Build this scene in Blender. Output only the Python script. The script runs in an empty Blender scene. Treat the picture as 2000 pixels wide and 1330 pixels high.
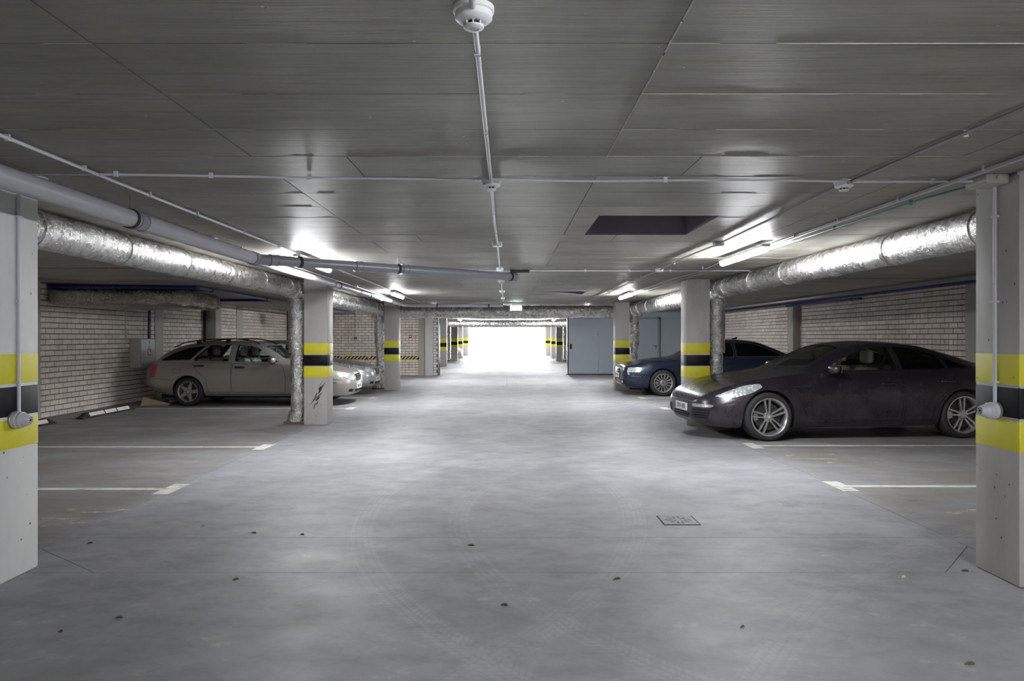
import bpy, bmesh, math, random
from mathutils import Vector, Matrix, noise
from mathutils.bvhtree import BVHTree
from mathutils.geometry import delaunay_2d_cdt
random.seed(7)
S = bpy.context.scene
C = S.collection
PI = math.pi
# ------------------------------------------------------------------ camera, world, exposure
cd = bpy.data.cameras.new('camera'); cam = bpy.data.objects.new('camera', cd); C.objects.link(cam)
cam.location = (0, 0, 1.5); cam.rotation_euler = (PI/2, 0, 0)
cd.sensor_width = 36; cd.lens = 25.02; cd.shift_x = .005; cd.shift_y = -.0035
cd.clip_start = .05; cd.clip_end = 400
S.camera = cam
w = bpy.data.worlds.new('world'); S.world = w; w.use_nodes = True
w.node_tree.nodes['Background'].inputs[0].default_value = (.93, .97, 1, 1)
w.node_tree.nodes['Background'].inputs[1].default_value = 16.0
S.view_settings.view_transform = 'Standard'; S.view_settings.look = 'None'
S.view_settings.exposure = 2.8; S.view_settings.gamma = 1; S.view_settings.use_curve_mapping = False
TUBE = 42.0          # radiance of the fluorescent diffusers
CEIL = 2.49
# ------------------------------------------------------------------ materials
def s2l(c):
    return tuple(((v/255)/12.92 if v/255 <= .04045 else ((v/255+.055)/1.055)**2.4) for v in c)+(1,)
class NT:
    def __init__(s, name):
        s.m = bpy.data.materials.new(name); s.m.use_nodes = True
        s.t = s.m.node_tree; s.n = s.t.nodes; s.b = s.n['Principled BSDF']
        s._c = None
    def new(s, typ, **kw):
        n = s.n.new(typ)
        for k, v in kw.items():
            if k.startswith('i_'):
                key = k[2:]; key = int(key) if key.isdigit() else key.replace('_', ' ')
                if hasattr(v, 'is_output') : s.t.links.new(v, n.inputs[key])
                else: n.inputs[key].default_value = v
            else: setattr(n, k, v)
        return n
    def coord(s, scale=(1, 1, 1), obj=False):
        tc = s.new('ShaderNodeTexCoord'); geo = s.new('ShaderNodeNewGeometry')
        mp = s.new('ShaderNodeMapping'); mp.inputs['Scale'].default_value = scale
        s.t.links.new(tc.outputs['Object'] if obj else geo.outputs['Position'], mp.inputs[0])
        return mp.outputs[0]
    def noise(s, scale, detail=4, rough=.55, vec=None, stretch=(1, 1, 1), obj=False, dist=0):
        v = vec or s.coord(stretch, obj)
        n = s.new('ShaderNodeTexNoise', i_Vector=v, i_Scale=scale, i_Detail=detail, i_Roughness=rough, i_Distortion=dist)
        return n.outputs['Fac']
    def voro(s, scale, vec=None, stretch=(1, 1, 1), obj=False, feature='F1', out='Distance'):
        v = vec or s.coord(stretch, obj)
        n = s.new('ShaderNodeTexVoronoi', feature=feature, i_Vector=v, i_Scale=scale)
        return n.outputs[out]
    def ramp(s, fac, stops):
        r = s.new('ShaderNodeValToRGB', i_0=fac); e = r.color_ramp.elements
        while len(e) < len(stops): e.new(.5)
        for el, (p, c) in zip(e, stops):
            el.position = p; el.color = (c, c, c, 1) if isinstance(c, (int, float)) else c
        return r.outputs[0]
    def mix(s, fac, a, b, mode='MIX'):
        n = s.new('ShaderNodeMix', data_type='RGBA', blend_type=mode)
        for idx, v in ((0, fac), (6, a), (7, b)):
            if hasattr(v, 'is_output'): s.t.links.new(v, n.inputs[idx])
            else: n.inputs[idx].default_value = v
        return n.outputs[2]
    def math(s, op, a, b=0.0, c=None):
        n = s.new('ShaderNodeMath', operation=op, i_0=a, i_1=b)
        if c is not None: n.inputs[2].default_value = c
        return n.outputs[0]
    def bump(s, h, strength=.3, dist=.01, prev=None):
        n = s.new('ShaderNodeBump', i_Strength=strength, i_Distance=dist, i_Height=h)
        if prev: s.t.links.new(prev, n.inputs['Normal'])
        return n.outputs[0]
    def set(s, **kw):
        for k, v in kw.items():
            key = k.replace('_', ' ')
            if hasattr(v, 'is_output'): s.t.links.new(v, s.b.inputs[key])
            else: s.b.inputs[key].default_value = v
        return s.m
def plain(name, col, rough=.5, metal=0, bump=0, spec=.5, coat=0, var=.08, obj=True):
    t = NT(name); c = s2l(col)
    n = t.noise(9, 4, obj=obj)
    d = tuple(v*(1-var*2) for v in c[:3])+(1,)
    t.set(Base_Color=t.mix(n, d, tuple(min(1, v*(1+var)) for v in c[:3])+(1,)), Roughness=rough, Metallic=metal, Specular_IOR_Level=spec)
    if coat: t.set(Coat_Weight=coat, Coat_Roughness=.08)
    if bump: t.set(Normal=t.bump(t.noise(120, 3, obj=obj), bump, .004))
    return t.m
def emit(name, col, k):
    t = NT(name); t.set(Base_Color=(0, 0, 0, 1), Emission_Color=col, Emission_Strength=k); return t.m
def concrete(name, c1, c2, rough=.62, pits=True, grain=(1, 1, 1), gb=.25, stain=None, spec=.4):
    t = NT(name)
    big = t.noise(1.3, 5, .6, stretch=(1, 1, .6)); fine = t.noise(26, 6, .7, stretch=grain)
    col = t.mix(t.ramp(big, [(.3, 0), (.7, 1)]), s2l(c1), s2l(c2))
    col = t.mix(t.math('MULTIPLY', fine, .35), col, (.28, .28, .28, 1), 'OVERLAY')
    if stain:
        st = t.ramp(t.noise(2.4, 6, .72, dist=.6), [(.55, 0), (.75, .75)]); col = t.mix(st, col, s2l(stain))
    nrm = t.bump(fine, gb, .006)
    if pits:
        v = t.ramp(t.voro(11), [(.05, 0), (.10, 1)]); v2 = t.ramp(t.noise(7, 2), [(.42, 1), (.50, 0)])
        pit = t.math('MAXIMUM', v, v2); col = t.mix(t.math('SUBTRACT', 1.0, pit), col, s2l((58, 56, 54)))
        nrm = t.bump(pit, .6, .006, nrm)
    t.set(Base_Color=col, Roughness=rough, Normal=nrm, Specular_IOR_Level=spec)
    return t.m
M = {}
M['pillar'] = concrete('concrete_pillar', (168, 165, 160), (190, 187, 183), .6, True, (1, 1, .12), .18)
M['pilaster'] = concrete('concrete_pilaster', (176, 172, 162), (192, 188, 178), .7, False, (1, 1, .2), .1)
def mk_ceiling():
    t = NT('board_marked_concrete')
    oi = t.new('ShaderNodeObjectInfo').outputs['Random']
    big = t.noise(1.1, 5, .62, stretch=(.5, 1.3, 1))
    streak = t.noise(9, 6, .7, stretch=(.16, 4.5, 1))
    col = t.mix(t.ramp(big, [(.3, 0), (.7, 1)]), s2l((136, 132, 122)), s2l((182, 178, 168)))
    st2 = t.ramp(streak, [(.30, 1), (.52, 0)]); col = t.mix(t.math('MULTIPLY', st2, .55), col, s2l((92, 88, 80)))
    st3 = t.ramp(t.noise(14, 5, .7, stretch=(.1, 6, 1)), [(.58, 0), (.75, .7)]); col = t.mix(st3, col, s2l((186, 183, 176)))
    col = t.mix(t.math('MULTIPLY', streak, .8), col, (.27, .265, .255, 1), 'OVERLAY')
    rust = t.ramp(t.noise(3.1, 7, .75, stretch=(.7, 2.2, 1), dist=.8), [(.56, 0), (.72, .7)])
    col = t.mix(rust, col, s2l((132, 110, 78)))
    col = t.mix(t.math('MULTIPLY', oi, .25), col, s2l((128, 126, 120)))
    pit = t.ramp(t.voro(5.5), [(.028, 0), (.05, 1)]); col = t.mix(t.math('SUBTRACT', 1.0, pit), col, s2l((200, 198, 190)))
    n1 = t.bump(streak, .5, .012)
    n2 = t.bump(t.noise(60, 3, .6, stretch=(.25, 6, 1)), .22, .004, n1)
    n3 = t.bump(pit, .8, .008, n2)
    t.set(Base_Color=col, Roughness=.5, Normal=n3, Specular_IOR_Level=.5)
    return t.m
M['ceiling'] = mk_ceiling()
def mk_floor():
    t = NT('worn_screed'); P = t.coord()
    sep = t.new('ShaderNodeSeparateXYZ', i_0=P); X, Y = sep.outputs[0], sep.outputs[1]
    big = t.noise(.55, 6, .62); mid = t.noise(3.2, 7, .72, stretch=(.8, 1.2, 1), dist=.15); fine = t.noise(70, 4, .7)
    col = t.mix(t.ramp(big, [(.35, 0), (.68, 1)]), s2l((134, 134, 138)), s2l((158, 158, 161)))
    col = t.mix(t.ramp(mid, [(.34, .55), (.54, 0)]), col, s2l((112, 112, 116)))
    col = t.mix(t.ramp(mid, [(.60, 0), (.78, .55)]), col, s2l((205, 205, 206)))
    blot = t.ramp(t.noise(2.1, 8, .8, dist=.3), [(.28, .45), (.42, 0)]); col = t.mix(blot, col, s2l((104, 103, 106)))
    # parking bays: browner, dirtier screed than in the lane
    side = t.ramp(t.math('DIVIDE', t.math('ABSOLUTE', X), 10.0), [(.325, 0), (.345, 1)])
    dirt = t.math('MULTIPLY', side, t.ramp(t.noise(1.5, 7, .75, stretch=(.45, 1.3, 1)), [(.35, 1.0), (.62, .1)]))
    col = t.mix(dirt, col, s2l((124, 118, 110)))
    oil = t.math('MULTIPLY', side, t.ramp(t.noise(1.15, 5, .7, stretch=(.6, 1.9, 1), dist=1.0), [(.63, 0), (.70, .75)]))
    col = t.mix(oil, col, s2l((84, 72, 64)))
    rw = t.ramp(t.noise(.9, 3), [(.48, 0), (.62, 1)])
    def track(cx, cy, r, wd, k, rep=46):
        nonlocal col
        dx = t.math('SUBTRACT', X, cx); dy = t.math('SUBTRACT', Y, cy)
        d = t.math('SQRT', t.math('ADD', t.math('MULTIPLY', dx, dx), t.math('MULTIPLY', dy, dy)))
        e = t.math('ABSOLUTE', t.math('SUBTRACT', d, r))
        band = t.ramp(t.math('DIVIDE', e, wd), [(.85, 1), (1.0, 0)])
        grooves = t.ramp(t.math('FRACT', t.math('MULTIPLY', d, 22.0)), [(.2, .3), (.5, 1)])
        ang = t.math('ARCTAN2', dy, dx); tr = t.ramp(t.math('FRACT', t.math('ADD', t.math('MULTIPLY', ang, r*rep*.5), t.math('MULTIPLY', e, 18.0))), [(.3, .45), (.5, 1)])
        f = t.math('MULTIPLY', t.math('MULTIPLY', band, grooves), t.math('MULTIPLY', tr, k*.5))
        f = t.math('MULTIPLY', f, t.ramp(mid, [(.35, .2), (.6, 1)]))
        col = t.mix(f, col, s2l((190, 190, 194)))
    track(3.5, 6.3, 4.69, .11, .5); track(3.7, 6.0, 4.1, .10, .35); track(-4.2, 6.6, 5.3, .10, .32); track(7.5, -1.0, 7.6, .11, .28)
    track(-6.5, 14.0, 7.1, .11, .25); track(9.5, 12.5, 9.4, .11, .25)
    rough = t.ramp(t.noise(1.7, 6, .65), [(.3, .46), (.7, .62)])
    t.set(Base_Color=col, Roughness=rough, Specular_IOR_Level=.4, Normal=t.bump(fine, .2, .002, t.bump(mid, .05, .01)))
    return t.m
M['floor'] = mk_floor()
def mk_brick(name, a, b):
    t = NT(name); oi = t.new('ShaderNodeObjectInfo').outputs['Random']; ri = t.new('ShaderNodeNewGeometry').outputs['Random Per Island']
    r = t.math('FRACT', t.math('ADD', oi, ri))
    col = t.mix(r, s2l(a), s2l(b)); col = t.mix(t.ramp(t.noise(2.2, 5, .7), [(.45, 0), (.8, .45)]), col, s2l((150, 136, 124)))
    t.set(Base_Color=col, Roughness=.8, Normal=t.bump(t.noise(90, 4, .7), .35, .003)); return t.m
M['brick'] = mk_brick('silicate_brick', (216, 206, 197), (236, 226, 216))
M['mortar'] = plain('dark_mortar', (84, 66, 56), .95, bump=.3)
M['greydoor'] = plain('painted_steel_door', (166, 175, 184), .42, var=.03)
M['greydoor2'] = plain('painted_steel_frame', (140, 148, 156), .45, var=.03)
def mk_paint(name, c, dirt):
    t = NT(name); n = t.noise(5, 6, .7); sp = t.ramp(t.voro(16), [(.06, 1), (.11, 0)])
    col = t.mix(t.ramp(n, [(.5, 0), (.8, .35)]), s2l(c), s2l(dirt)); col = t.mix(t.math('MULTIPLY', sp, t.ramp(t.noise(3), [(.5, 0), (.6, .9)])), col, s2l((70, 66, 50)))
    t.set(Base_Color=col, Roughness=.5, Normal=t.bump(t.noise(30, 5, .7, stretch=(1, 1, .2)), .12, .004)); return t.m
M['yellow'] = mk_paint('yellow_band_paint', (210, 202, 40), (186, 176, 60))
M['black'] = mk_paint('black_band_paint', (14, 14, 20), (30, 30, 40)); M['black'].node_tree.nodes['Principled BSDF'].inputs['Specular IOR Level'].default_value = .22
M['worn'] = None
def mk_line(name, keep, colr=(222, 222, 214)):
    t = NT(name); n = t.noise(7, 7, .8, stretch=(.5, 2, 1)); tr = t.new('ShaderNodeBsdfTransparent')
    t.set(Base_Color=s2l(colr), Roughness=.6)
    mx = t.new('ShaderNodeMixShader', i_0=t.ramp(n, [(keep-.08, 0), (keep+.05, 1)]))
    t.t.links.new(tr.outputs[0], mx.inputs[1]); t.t.links.new(t.b.outputs[0], mx.inputs[2])
    t.t.links.new(mx.outputs[0], t.n['Material Output'].inputs[0]); return t.m
M['line'] = mk_line('worn_white_line', .42, (206, 206, 198)); M['faint'] = mk_line('faint_number_paint', .52, (190, 184, 166))
def mk_foil(name, sc=30, k=1.0, rib=True, c=(214, 212, 210)):
    t = NT(name)
    v = t.voro(sc*2.2, feature='F1', stretch=(1, 1, 1)); n = t.noise(sc*1.5, 4, .7, dist=.6)
    nr = t.bump(v, .6*k, .010); nr = t.bump(n, .7*k, .012, nr)
    if rib:
        g = t.new('ShaderNodeTexWave', wave_type='BANDS', bands_direction='Y', i_Vector=t.coord(), i_Scale=9.0, i_Distortion=3.5)
        g.inputs['Detail'].default_value = 3; g.inputs['Detail Scale'].default_value = 6
        nr = t.bump(g.outputs['Fac'], .35*k, .012, nr)
    d = t.ramp(t.noise(sc*3.0, 3, .7), [(.30, .55), (.42, 1)])
    t.set(Base_Color=t.mix(d, s2l((96, 90, 86)), s2l(c)), Metallic=1.0, Roughness=t.ramp(t.noise(14, 3), [(.3, .2), (.7, .36)]), Normal=nr); return t.m
M['foil'] = mk_foil('foil_insulation', 34, .8); M['foil_r'] = mk_foil('crumpled_foil', 26, 1.25, False); M['foil_t'] = mk_foil('foil_tape', 18, .5, False)
M['foil_d'] = mk_foil('dusty_foil', 20, 1.0, False, (176, 170, 160))
M['pvc'] = plain('grey_pvc', (158, 158, 164), .35, var=.03); M['pvcd'] = plain('dark_grey_pvc', (122, 124, 132), .35, var=.03)
M['blue'] = plain('blue_paint_pipe', (28, 30, 118), .3, var=.05); M['bluegrey'] = plain('grey_blue_pipe', (92, 92, 138), .35, var=.05)
M['conduit'] = plain('light_grey_plastic', (196, 197, 204), .4, var=.02); M['white'] = plain('white_plastic', (226, 226, 226), .35, var=.02)
M['dconduit'] = plain('dusty_grey_conduit', (140, 138, 136), .5, var=.05)
M['green'] = plain('green_conduit', (70, 140, 116), .4); M['steel'] = plain('galvanised_steel', (150, 152, 154), .35, 1.0)
M['dark'] = plain('dark_rubber', (30, 28, 28), .75, bump=.2); M['rubber'] = plain('brown_black_rubber', (56, 46, 42), .8, bump=.3)
M['reflector'] = plain('white_reflective_tape', (235, 232, 226), .5); M['red'] = plain('red_sticker', (190, 34, 30), .45)
M['void'] = plain('purple_grey_render', (120, 114, 128), .8); M['slot'] = plain('black_gap', (14, 14, 15), .8)
M['cast'] = plain('cast_iron_cover', (120, 118, 122), .5, .6, .2); M['box'] = plain('grey_enamel_cabinet', (190, 190, 190), .35, var=.02)
M['rusty'] = plain('brown_wood_block', (110, 88, 70), .8); M['cardb'] = plain('scuffed_cream_panel', (190, 168, 132), .7)
M['leaf'] = plain('dry_leaf', (88, 76, 66), .8); M['leafw'] = plain('pale_scrap', (215, 212, 205), .8)
M['tube'] = emit('lit_diffuser', (.95, .97, 1, 1), TUBE); M['sign'] = emit('lit_sign_face', (.86, 1, .93, 1), 3.2)
M['signg'] = emit('green_sign_print', (.05, .6, .25, 1), 1.0)
M['ygrey'] = plain('pale_tray', (150, 156, 152), .4, .5)
# ------------------------------------------------------------------ object helpers
def meshobj(name, me, mats, parent=None, smooth=None):
    o = bpy.data.objects.new(name, me); C.objects.link(o)
    for m in (mats if isinstance(mats, (list, tuple)) else [mats]):
        if len(me.materials) < (len(mats) if isinstance(mats, (list, tuple)) else 1): me.materials.append(m)
    if parent: o.parent = parent
    if smooth is not None:
        me.shade_smooth(); me.set_sharp_from_angle(angle=math.radians(smooth))
    return o
def fromdata(name, V, F, mat, parent=None, smooth=None, mi=None):
    me = bpy.data.meshes.new(name); me.from_pydata([tuple(v) for v in V], [], F); me.validate()
    if mi:
        for p, k in zip(me.polygons, mi): p.material_index = k
    return meshobj(name, me, mat, parent, smooth)
class MB:
    def __init__(s): s.V = []; s.F = []; s.K = []
    def add(s, V, F, k=0):
        b = len(s.V); s.V += [Vector(v) for v in V]; s.F += [[i+b for i in f] for f in F]; s.K += [k]*len(F); return s
    def box(s, x0, x1, y0, y1, z0, z1, k=0, mat=None):
        V = [Vector((x, y, z)) for z in (z0, z1) for y in (y0, y1) for x in (x0, x1)]
        if mat: V = [mat @ v for v in V]
        return s.add(V, [(0, 2, 3, 1), (4, 5, 7, 6), (0, 1, 5, 4), (2, 6, 7, 3), (0, 4, 6, 2), (1, 3, 7, 5)], k)
    def prism(s, poly, z0, z1, k=0, mat=None):       # poly in xy
        n = len(poly); V = [Vector((p[0], p[1], z)) for z in (z0, z1) for p in poly]
        if mat: V = [mat @ v for v in V]
        F = [tuple(range(n))[::-1], tuple(range(n, 2*n))]+[(i, (i+1) % n, n+(i+1) % n, n+i) for i in range(n)]
        return s.add(V, F, k)
    def lathe(s, prof, seg=24, k=0, mat=None, closed=False):     # prof (r, z) around z
        V = []; F = []
        for (r, z) in prof:
            for i in range(seg):
                a = 2*PI*i/seg; V.append(Vector((r*math.cos(a), r*math.sin(a), z)))
        m = len(prof)
        for j in range(m-1 if not closed else m):
            j2 = (j+1) % m
            for i in range(seg): F.append((j*seg+i, j*seg+(i+1) % seg, j2*seg+(i+1) % seg, j2*seg+i))
        if not closed:
            if prof[0][0] > 1e-5: F.append(tuple(range(seg))[::-1])
            if prof[-1][0] > 1e-5: F.append(tuple((m-1)*seg+i for i in range(seg)))
        if mat: V = [mat @ v for v in V]
        return s.add(V, F, k)
    def tube(s, pts, r, seg=12, k=0, caps=True, rf=None, jit=None):
        pts = [Vector(p) for p in pts]; V = []; F = []; up = None
        for i, p in enumerate(pts):
            d = (pts[min(i+1, len(pts)-1)]-pts[max(i-1, 0)]).normalized()
            if up is None: up = Vector((0, 0, 1)) if abs(d.z) < .9 else Vector((0, 1, 0))
            side = d.cross(up).normalized(); up = side.cross(d).normalized()
            rr = rf(i) if rf else r
            for q in range(seg):
                a = 2*PI*q/seg; dirv = side*math.cos(a)+up*math.sin(a); e = rr
                if jit: e += jit(p+dirv*rr)
                V.append(p+dirv*e)
        for i in range(len(pts)-1):
            for q in range(seg): F.append((i*seg+q, i*seg+(q+1) % seg, (i+1)*seg+(q+1) % seg, (i+1)*seg+q))
        if caps: F.append(tuple(range(seg))); F.append(tuple((len(pts)-1)*seg+q for q in range(seg))[::-1])
        return s.add(V, F, k)
    def build(s, name, mat, parent=None, smooth=None):
        o = fromdata(name, s.V, s.F, mat, parent, smooth, s.K if isinstance(mat, (list, tuple)) else None)
        return o
def bevel(o, w, seg=2):
    bm = bmesh.new(); bm.from_mesh(o.data); bmesh.ops.bevel(bm, geom=[e for e in bm.edges], offset=w, segments=seg, affect='EDGES', profile=.5); bm.to_mesh(o.data); bm.free()
    o.data.shade_smooth(); o.data.set_sharp_from_angle(angle=math.radians(35)); return o
def smoothpath(P, r=.08, n=5):
    P = [Vector(p) for p in P]; out = [P[0]]
    for i in range(1, len(P)-1):
        a = (P[i-1]-P[i]); b = (P[i+1]-P[i]); k = min(r, a.length*.45, b.length*.45)
        A = P[i]+a.normalized()*k; B = P[i]+b.normalized()*k
        for j in range(n+1):
            t = j/n; out.append(A*(1-t)**2+P[i]*2*t*(1-t)+B*t*t)
    out.append(P[-1]); return out
def dens(P, step):
    out = []; P = [Vector(p) for p in P]
    for a, b in zip(P, P[1:]):
        n = max(1, int((b-a).length/step))
        out += [a+(b-a)*(i/n) for i in range(n)]
    return out+[P[-1]]
def thing(name, label, cat, loc=(0, 0, 0), rz=0, group=None):
    o = bpy.data.objects.new(name, None); C.objects.link(o); o.location = loc; o.rotation_euler = (0, 0, rz); o.empty_display_size = .1
    o['label'] = label; o['category'] = cat
    if group: o['group'] = group
    return o
def tag(o, label, cat, group=None):
    o['label'] = label; o['category'] = cat
    if group: o['group'] = group
    return o
def struct(o): o['kind'] = 'structure'; return o
def stuff(o): o['kind'] = 'stuff'; return o
def textmesh(name, txt, size, mat, parent, M4, ext=.001):
    cu = bpy.data.curves.new(name, 'FONT'); cu.body = txt; cu.size = size; cu.extrude = ext; cu.align_x = 'CENTER'; cu.align_y = 'CENTER'
    t = bpy.data.objects.new('t', cu); C.objects.link(t); bpy.context.view_layer.update()
    me = bpy.data.meshes.new_from_object(t.evaluated_get(bpy.context.evaluated_depsgraph_get())); bpy.data.objects.remove(t)
    me.transform(M4); me.materials.clear(); return meshobj(name, me, mat, parent)
# ================================================================== STRUCTURE
XL, XR = -8.55, 8.27
HOLES = [(.75, 1.74, 5.81, 6.91), (.75, 1.75, 15.5, 16.6)]
def subrects(x0, x1, y0, y1, holes):
    R = [(x0, x1, y0, y1)]
    for (a, b, c, d) in holes:
        N = []
        for (p, q, r, s_) in R:
            if q <= a or p >= b or s_ <= c or r >= d: N.append((p, q, r, s_)); continue
            if p < a: N.append((p, a, r, s_))
            if q > b: N.append((b, q, r, s_))
            pa, qb = max(p, a), min(q, b)
            if r < c: N.append((pa, qb, r, c))
            if s_ > d: N.append((pa, qb, d, s_))
        R = N
    return R
# ceiling: base slab, then the imprint of every formwork board
m = MB()
for (a, b, c, d) in subrects(XL-.3, XR+.3, -6.3, 58.2, HOLES): m.box(a, b, c, d, CEIL+.008, CEIL+.3)
ceiling = struct(m.build('ceiling', M['ceiling']))
for (a, b, c, d) in HOLES:
    m = MB(); t = .1
    m.box(a-t, a, c-t, d+t, CEIL+.3, CEIL+1.0).box(b, b+t, c-t, d+t, CEIL+.3, CEIL+1.0).box(a, b, c-t, c, CEIL+.3, CEIL+1.0).box(a, b, d, d+t, CEIL+.3, CEIL+1.0).box(a-t, b+t, c-t, d+t, CEIL+1.0, CEIL+1.1)
    m.box(a, a+.004, c, d, CEIL, CEIL+.3).box(b-.004, b, c, d, CEIL, CEIL+.3).box(a, b, c, c+.004, CEIL, CEIL+.3).box(a, b, d-.004, d, CEIL, CEIL+.3)
    m.build('shaft_lining', M['void'], ceiling)
rows = []; y = -6.1
BW = .497
pan = []; j = 0
while y < 58:
    off = -1.4
    if abs(y-3.9) < .1: off = -.88
    elif y > 5.5: off = -1.4+random.choice([0, 0, 0, .52, 1.0])
    x = off-1.95*5; 
    while x < XR:
        x0, x1 = max(x, XL), min(x+1.95, XR)
        if x1-x0 > .05: pan.append((y, x0, x1, y+.5))
        x += 1.95
    y += .5; j += 1
vis = [p for p in pan if p[0] > 1.8 and abs((p[1]+p[2])/2) < (p[3])*.74+1.0]
vis.sort(key=lambda p: p[0]); vis = set(vis[:300])
far = MB()
for p in pan:
    g = .003; h = random.uniform(-.00025, .00025)
    R = subrects(p[1]+g, p[2]-g, p[0]+g, p[3]-g, HOLES)
    mm = MB() if p in vis else far
    for (a, b, c, d) in R: mm.box(a, b, c, d, CEIL+h, CEIL+.01)
    if p in vis: mm.build('formwork_panel_face', M['ceiling'], ceiling)
stuff(far.build('far_panel_faces', M['ceiling'], ceiling))
# hairline grout fins squeezed out of the board joints
fin = MB()
for p in pan:
    if not (1.5 < p[0] < 22) or p[2] < -2.4: continue
    x = p[1]
    while x < p[2]-.05:
        L = random.uniform(.03, .25)
        dens_k = .85 if p[1] > -1 else .25
        if random.random() < dens_k:
            hh = random.uniform(.0006, .0022)
            R = subrects(x, min(x+L, p[2]), p[0]-.0015, p[0]+.0015, HOLES)
            for (a, b, c, d) in R: fin.box(a, b, c, d, CEIL-hh, CEIL+.002)
        x += L
for i in range(220):
    y = 1.7+random.random()*2.6
    fin.box(.545, .552, y, y+.03, CEIL-random.uniform(.0008, .003), CEIL+.002) if y < 3.9 else None
stuff(fin.build('grout_fins', M['pilaster'], ceiling))
# floor
floor = MB().box(XL-.3, XR+.3, -6.3, 60, -.3, -.012).build('floor', M['slot']); struct(floor)
SL = [[(-3.3, -6), (3.3, -6), (3.3, 4.53), (-3.3, 4.53)], [(-2.63, 4.53), (2.79, 4.53), (3.3, 5.1), (3.3, 5.32), (-3.3, 5.32), (-3.3, 5.04)],
      [(-3.3, 4.53), (-2.63, 4.53), (-3.3, 5.04)], [(2.79, 4.53), (3.3, 4.53), (3.3, 5.1)],
      [(-3.3, 5.32), (3.3, 5.32), (3.3, 21.7), (-3.3, 21.7)], [(-3.3, 21.7), (0, 21.7), (0, 27.6), (-3.3, 27.6)], [(0, 21.7), (3.3, 21.7), (3.3, 27.6), (0, 27.6)],
      [(XL, -6), (-3.3, -6), (-3.3, 5.32), (XL, 5.32)], [(XL, 5.32), (-3.3, 5.32), (-3.3, 27.6), (XL, 27.6)],
      [(3.3, -6), (XR, -6), (XR, 5.32), (3.3, 5.32)], [(3.3, 5.32), (XR, 5.32), (XR, 27.6), (3.3, 27.6)], [(XL, 27.62), (XR, 27.62), (XR, 60), (XL, 60)]]
for P in SL:
    c = sum((Vector(p) for p in P), Vector((0, 0)))/len(P); n = len(P); Q = []
    for i in range(n):
        a, b, d = Vector(P[i-1]), Vector(P[i]), Vector(P[(i+1) % n])
        n1 = Vector((-(b-a).y, (b-a).x)).normalized(); n2 = Vector((-(d-b).y, (d-b).x)).normalized()
        bis = (n1+n2); Q.append(b+bis*(.0028/max(.2, (1+n1.dot(n2)))))
    MB().prism([tuple(q) for q in Q], -.012, 0).build('screed_slab', M['floor'], floor)
# walls with bricks
BRL, BRH = .262, .1037
def brickmesh(l, axis):
    h = BRH-.011; d = .016; m = MB(); e = .004
    # front face chamfered
    V = [(0, 0, 0), (l, 0, 0), (l, 0, h), (0, 0, h), (e, d, e), (l-e, d, e), (l-e, d, h-e), (e, d, h-e)]
    F = [(4, 5, 6, 7), (0, 1, 5, 4), (1, 2, 6, 5), (2, 3, 7, 6), (3, 0, 4, 7)]
    R = {'x+': Matrix(((0, 1, 0), (1, 0, 0), (0, 0, 1))), 'x-': Matrix(((0, -1, 0), (1, 0, 0), (0, 0, 1))), 'y-': Matrix(((1, 0, 0), (0, -1, 0), (0, 0, 1))), 'y+': Matrix(((1, 0, 0), (0, 1, 0), (0, 0, 1)))}[axis]
    return [R @ Vector(v) for v in V], F
def brickwall(parent, axis, plane, a0, a1, z0, z1, header=False, limit=0, key=None, skip=None, phase=0):
    items = []; r = 0; z = z0
    while z+BRH*.5 < z1:
        hd = header and r % 5 == 3
        L = BRL/2 if hd else BRL
        st = a0-(0 if hd else (BRL/2 if r % 2 else 0))-phase
        x = st
        while x < a1:
            p, q = max(x, a0), min(x+L-.010, a1-.004)
            if q-p > .03 and not (skip and skip(p, q, z)): items.append((p, q-p, z+.008))
            x += L
        z += BRH; r += 1
    if key: items.sort(key=key)
    cache = {}; rest = MB()
    for i, (p, l, z) in enumerate(items):
        l = round(l, 3); loc = {'x': Vector((plane, p, z)), 'y': Vector((p, plane, z))}[axis[0]]
        dz = random.uniform(-.002, .002); loc = loc+{'x+': Vector((dz, 0, 0)), 'x-': Vector((dz, 0, 0)), 'y-': Vector((0, dz, 0)), 'y+': Vector((0, dz, 0))}[axis]
        if i < limit:
            if l not in cache:
                V, F = brickmesh(l, axis); me = bpy.data.meshes.new('brick'); me.from_pydata([tuple(v) for v in V], [], F)
                bm = bmesh.new(); bm.from_mesh(me); bmesh.ops.recalc_face_normals(bm, faces=bm.faces); bm.to_mesh(me); bm.free()
                me.materials.append(M['brick']); cache[l] = me
            o = bpy.data.objects.new('brick', cache[l]); C.objects.link(o); o.location = loc; o.parent = parent
        else:
            V, F = brickmesh(l, axis); rest.add([v+loc for v in V], F)
    if rest.F: stuff(rest.build('far_brickwork', M['brick'], parent))
m = MB(); m.box(XL-.3, XL, -6.3, 58, 0, CEIL+.3)
wall_left = struct(m.build('wall_left', M['mortar']))
m = MB(); m.box(XR, XR+.3, -6.3, 58, 0, CEIL+.3)
wall_right = struct(m.build('wall_right', M['mortar']))
struct(MB().box(XL-.3, XR+.3, -6.6, -6.3, 0, CEIL+.3).build('wall_front', M['pilaster']))
PY = [-3.65, 4.25, 12.12, 20.05, 28.3, 36.1, 44.1, 49.2, 56.4]
def segs(y0, y1, cuts):
    out = []; a = y0
    for c0, c1 in sorted(cuts):
        if c0 > a: out.append((a, c0))
        a = max(a, c1)
    if a < y1: out.append((a, y1))
    return out
pil = [(y, y+.4) for y in PY if y < 27]
lcuts = pil+[(17.25, 17.65), (22.46, 22.98)]
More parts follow.
